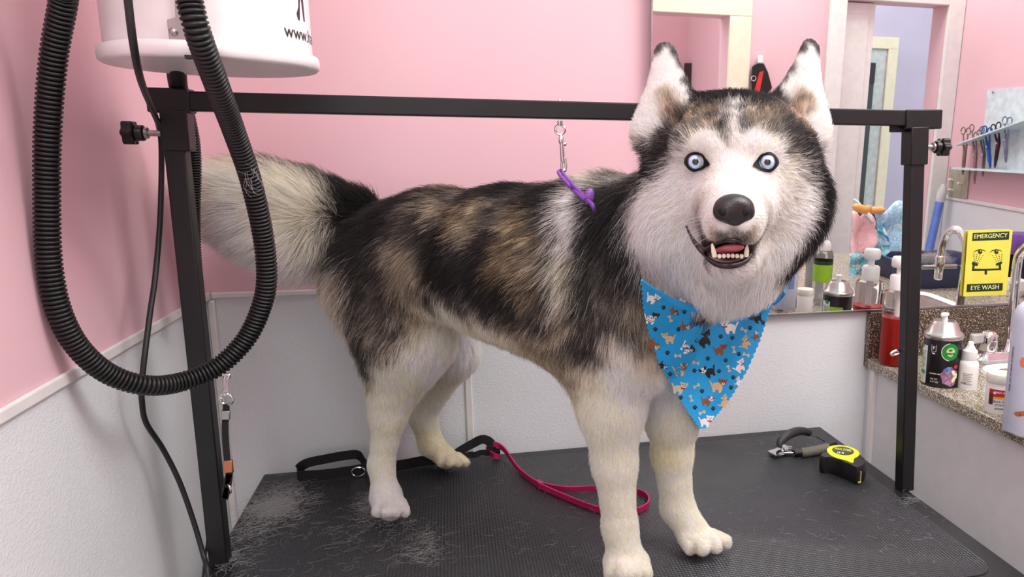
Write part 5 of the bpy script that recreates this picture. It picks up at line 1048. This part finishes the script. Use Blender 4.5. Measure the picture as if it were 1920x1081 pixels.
# basin of clipped fur, clipper, teal box, dark canister beside the sink
P = MW(1745, 560, y=.86); x_ = P.x
tr_ = thing('grooming_tray', 'dark blue tray holding clippings beside the sink, reflected in the mirror', 'tray', (x_, .8, zc_))
MB().loft([rr(x_ - .10, x_ + .20, .66, .925, zc_, .04), rr(x_ - .12, x_ + .22, .64, .93, zc_ + .075, .04), rr(x_ - .105, x_ + .205, .655, .915, zc_ + .075, .04), rr(x_ - .09, x_ + .19, .67, .90, zc_ + .02, .04)]).build('tray', mat('navy plastic', (44, 52, 84), .3), tr_)
fz_ = []
for _ in range(2200):
    a = rng.uniform(0, 6.28); p = np.array([x_ - .01 + rng.normal(0, .025), .86 + rng.normal(0, .015), zc_ + .075 + abs(rng.normal(0, .012))]); q_ = [p]
    for k in range(5): a += rng.normal(0, .5); p = p + np.array([math.cos(a), math.sin(a) * .6, rng.normal(0, .3)]) * .006; q_.append(p)
    fz_.append(q_)
fz_ = np.array(fz_); tag(hair_object('clipped_fur', fz_, np.full(fz_.shape[:2], .0002), np.full(fz_.shape, .5), M_fur, None), 'grey puff of clipped fur on the tray in the mirror', 'dog fur', kind='stuff')
P = MW(1772, 515, y=.70); tl = thing('teal_box', 'teal plastic box behind the faucet reflection', 'box', (P.x, .70, zc_ + .076))
MB().box((P.x - .07, .655, zc_ + .021), (P.x + .07, .75, P.z - .012)).build('box', mat('teal plastic', (70, 170, 172), .35), tl, bevel=.006); MB().box((P.x - .075, .65, P.z - .012), (P.x + .075, .755, P.z)).build('lid', mat('aqua lid', (120, 206, 206), .35), tl, bevel=.004)
a, b_ = MW(1752, 510, y=.64), MW(1802, 482, y=.64)
hc_ = thing('hair_clipper', 'black corded clipper lying on the tray in the mirror', 'clipper', a); d = (b_ - a)
MB().tube([a, a.lerp(b_, .2), a.lerp(b_, .6), b_], [.018, .024, .026, .02], 16).build('clipper_body', M_plast, hc_); MB().tube([a - d * .10, a], [.012, .017], 12).build('clipper_head', M_steel, hc_)
P0 = MW(1908, 545, z=zc_); P = Vector((P0.x, .92, zc_)); zt_ = MW(1908, 438, y=.92).z
cn_ = thing('dark_canister', 'tall glossy black canister with a purple top right of the sign reflection', 'canister', P)
px_ = MW(1912, 500, y=.92).x
MB().lathe((px_, .92, zc_), [(.05, 0), (.055, .01), (.055, zt_ - zc_ - .07), (.05, zt_ - zc_ - .065)], n=28).build('canister', mat('glossy black', (26, 24, 30), .15), cn_); MB().lathe((px_, .92, zt_ - .066), [(.056, 0), (.058, .04), (.05, .066), (.01, .07)], n=28).build('lid', mat('purple lid', (110, 70, 150), .35), cn_)
P = MW(1897, 552, y=1.05); tag(MB().lathe((P.x, 1.05, zc_ + .0), [(.03, 0), (.036, .05), (.038, P.z - zc_ + .02), (.034, P.z - zc_ + .02), (.03, .01)], n=28).build('cup', M_wp, None), 'white cup beside the sign in the mirror', 'cup')
# right wall: scissor rack, scissors, switch plate, brush handle
rk = thing('scissor_rack', 'clear and white scissor rack on the pink wall reflected at the right', 'scissor rack', MW(1850, 250, x=XR))
bp = [MW(1851, 168, x=XR - .004), MW(1960, 160, x=XR - .004), MW(1960, 325, x=XR - .004), MW(1838, 318, x=XR - .004)]
M_acr = mat('frosted pale acrylic', (206, 222, 226), .3)
MB().loft([bp, [p + Vector((.0035, 0, 0)) for p in bp]]).build('back_plate', M_acr, rk, smooth=False)
def shelf(nm, a, b_, dep, th):
    A_, B_ = MW(*a, x=XR - dep), MW(*b_, x=XR - dep); off = Vector((dep - .001, 0, 0)); up = Vector((0, 0, th))
    return MB().loft([[A_, B_, B_ + off, A_ + off], [A_ + up, B_ + up, B_ + off + up, A_ + off + up]]).build(nm, M_acr, rk, smooth=False)
shelf('upper_shelf', (1790, 273), (1965, 210), .085, .006); shelf('lower_shelf', (1783, 317), (1965, 328), .085, .008)
tag(MB().lathe(MW(1862, 173, x=XR - .005), [(.004, 0), (.004, .003), (.001, .004)], (-1, 0, 0), 10).build('screw', M_steel, rk), None)
def scissors(ring1, ring2, piv, tip, rgb, label, xx):
    m = mat('steel ' + label.split()[0], rgb, .25, .85, var=.08); t = thing('scissors', label, 'scissors', MW(*piv, x=xx), 'scissors in the rack'); T = MW(*tip, x=xx); Pv = MW(*piv, x=xx)
    for k, rg in enumerate((ring1, ring2)):
        c = MW(*rg, x=xx); rd = .0145; dx = Vector((.003 * (k * 2 - 1), 0, 0)); b = MB()
        b.tube([c + Vector((0, rd * math.cos(q_), rd * math.sin(q_))) for q_ in (2 * math.pi * j / 20 for j in range(20))], .0028, 8, True)
        b.build('finger_ring', m, t); e = (Pv - c).normalized()
        MB().tube([c + e * rd, c.lerp(Pv, .6) + dx, Pv + dx, Pv.lerp(T, .6) + dx, T + dx], [.003, .004, .0062, .0055, .0012], 8).build('blade', m, t)
    MB().lathe(Pv + Vector((-.008, 0, 0)), [(.004, 0), (.004, .003)], (-1, 0, 0), 10).build('pivot_screw', M_chrome, t)
SC = [((1806, 245), (1816, 246), (1809, 285), (1805, 328), (150, 130, 116), 'bronze scissors, leftmost in the reflected rack', XR - .05), ((1822, 240), (1830, 254), (1829, 290), (1827, 345), (150, 128, 122), 'rosy scissors, second from left in the reflected rack', XR - .05), ((1836, 250), (1841, 244), (1845, 290), (1842, 331), (128, 126, 124), 'grey thin scissors between the rosy and the blue pair', XR - .035), ((1846, 243), (1856, 246), (1853, 275), (1857, 316), (40, 90, 170), 'blue scissors in the middle of the reflected rack', XR - .06), ((1862, 240), (1872, 236), (1872, 268), (1865, 315), (74, 44, 60), 'plum scissors right of the blue pair', XR - .05), ((1884, 226), (1893, 227), (1886, 262), (1886, 305), (120, 136, 160), 'steel scissors with pale blue handles, rightmost in the rack', XR - .05)]
for a in SC: scissors(*a)
pq = [(1782, 312), (1819, 318), (1814, 374), (1780, 368)]
sw = thing('switch_plate', 'beige metal wall plate with three knobs below the reflected rack', 'wall plate', MW(1800, 345, x=XR)); pp_ = [MW(*p, x=XR - .0015) for p in pq]
MB().loft([pp_, [p + Vector((-.006, 0, 0)) for p in pp_]]).build('plate', mat('beige metal plate', (176, 172, 156), .4, .3), sw, smooth=False, bevel=.001)
for u, v in ((1786, 338), (1803, 345), (1785, 357)): MB().lathe(MW(u, v, x=XR - .008), [(.006, 0), (.005, .01), (.0065, .022), (.004, .026)], (-1, .3, .2), 12).build('knob', M_cream, sw)
br = thing('brush_handle', 'blue handled squeegee with a grey grip leaning on the wall in the mirror', 'squeegee', MW(1741, 470, x=2.1)); a, b_, c = MW(1770, 345, x=XR - .05), MW(1762, 378, x=XR - .06), MW(1735, 500, x=2.05)
MB().tube([a, a.lerp(b_, .4), b_], [.010, .022, .020], 14).build('grip', mat('grey grip', (196, 198, 198), .5), br); MB().tube([b_, c, c + (c - b_) * ((c.z - .002) / (b_.z - c.z))], .019, 14).build('handle', mat('blue handle', (84, 112, 190), .4), br)
# clipper hanging on the rear wall and a dark holder in the far room
P = MW(1427, 150, y=YR + .02); s2 = CF / (RM @ (refl(P) - CAMP))[2]; pxr = 1 / s2
hk_ = thing('hanging_clipper', 'black clipper with a red strap hanging on the pink wall in the mirror', 'clipper', P)
MW2 = lambda u, v, y: MW(u, v, y=y)
pol = [(1410, 125), (1420, 117), (1432, 118), (1440, 135), (1448, 165), (1430, 185), (1412, 180), (1408, 150)]
MB().loft([[MW2(u, v, YR + .004) for u, v in pol], [MW2(u, v, YR + .03) for u, v in pol]]).build('clipper_body', M_plast, hk_, bevel=.004)
pol = [(1424, 135), (1432, 133), (1422, 185), (1410, 185)]; MB().loft([[MW2(u, v, YR + .031) for u, v in pol], [MW2(u, v, YR + .034) for u, v in pol]]).build('red_strap', mat('red strap', (206, 50, 40), .5), hk_, smooth=False)
pol = [(1421, 104), (1430, 104), (1431, 118), (1420, 118)]; MB().loft([[MW2(u, v, YR + .006) for u, v in pol], [MW2(u, v, YR + .022) for u, v in pol]]).build('clip', M_wp, hk_, bevel=.002)
ring(MW2(1413, 147, YR + .032), .010, .002, (0, 1, 0)).build('ring', M_chrome, hk_)
pol = [(1283, 118), (1304, 118), (1306, 170), (1280, 170)]; tag(MB().loft([[MW2(u, v, -1.29) for u, v in pol], [MW2(u, v, -1.22) for u, v in pol]]).build('wall_holder', mat('brown black holder', (58, 42, 44), .5), None, smooth=False, bevel=.006), 'dark holder on the wall of the far pink room in the mirror', 'holder')
# ================================================================ light
w = bpy.data.worlds.new('room light'); scene.world = w; w.use_nodes = True
w.node_tree.nodes['Background'].inputs[0].default_value = (.95, 1, .98, 1); w.node_tree.nodes['Background'].inputs[1].default_value = 1.1
def area(name, loc, tgt, sx, sy, power, col=(1, .98, .95)):
    l = bpy.data.lights.new(name, 'AREA'); l.shape = 'RECTANGLE'; l.size = sx; l.size_y = sy; l.energy = power; l.color = col
    o = bpy.data.objects.new(name, l); COL.objects.link(o); o.location = loc
    o.rotation_euler = (Vector(tgt) - Vector(loc)).to_track_quat('-Z', 'Y').to_euler(); return o
area('ceiling_light_near', (1.0, .35, 2.6), (-.1, 1.1, .9), 1.6, .9, 27)
area('fill_light_left', (-.1, -.45, 2.4), (.0, 1.5, .75), 1.6, 1.0, 20)  # unseen fill lamp, added to lift the dark back corner and the dog's front
area('ceiling_light_rear', (1.5, .2, 2.6), (1.5, .5, 0), 1.2, .4, 16)
area('ceiling_light_lobby', (2.4, -.8, 2.6), (2.4, -.9, 0), .8, .5, 10)
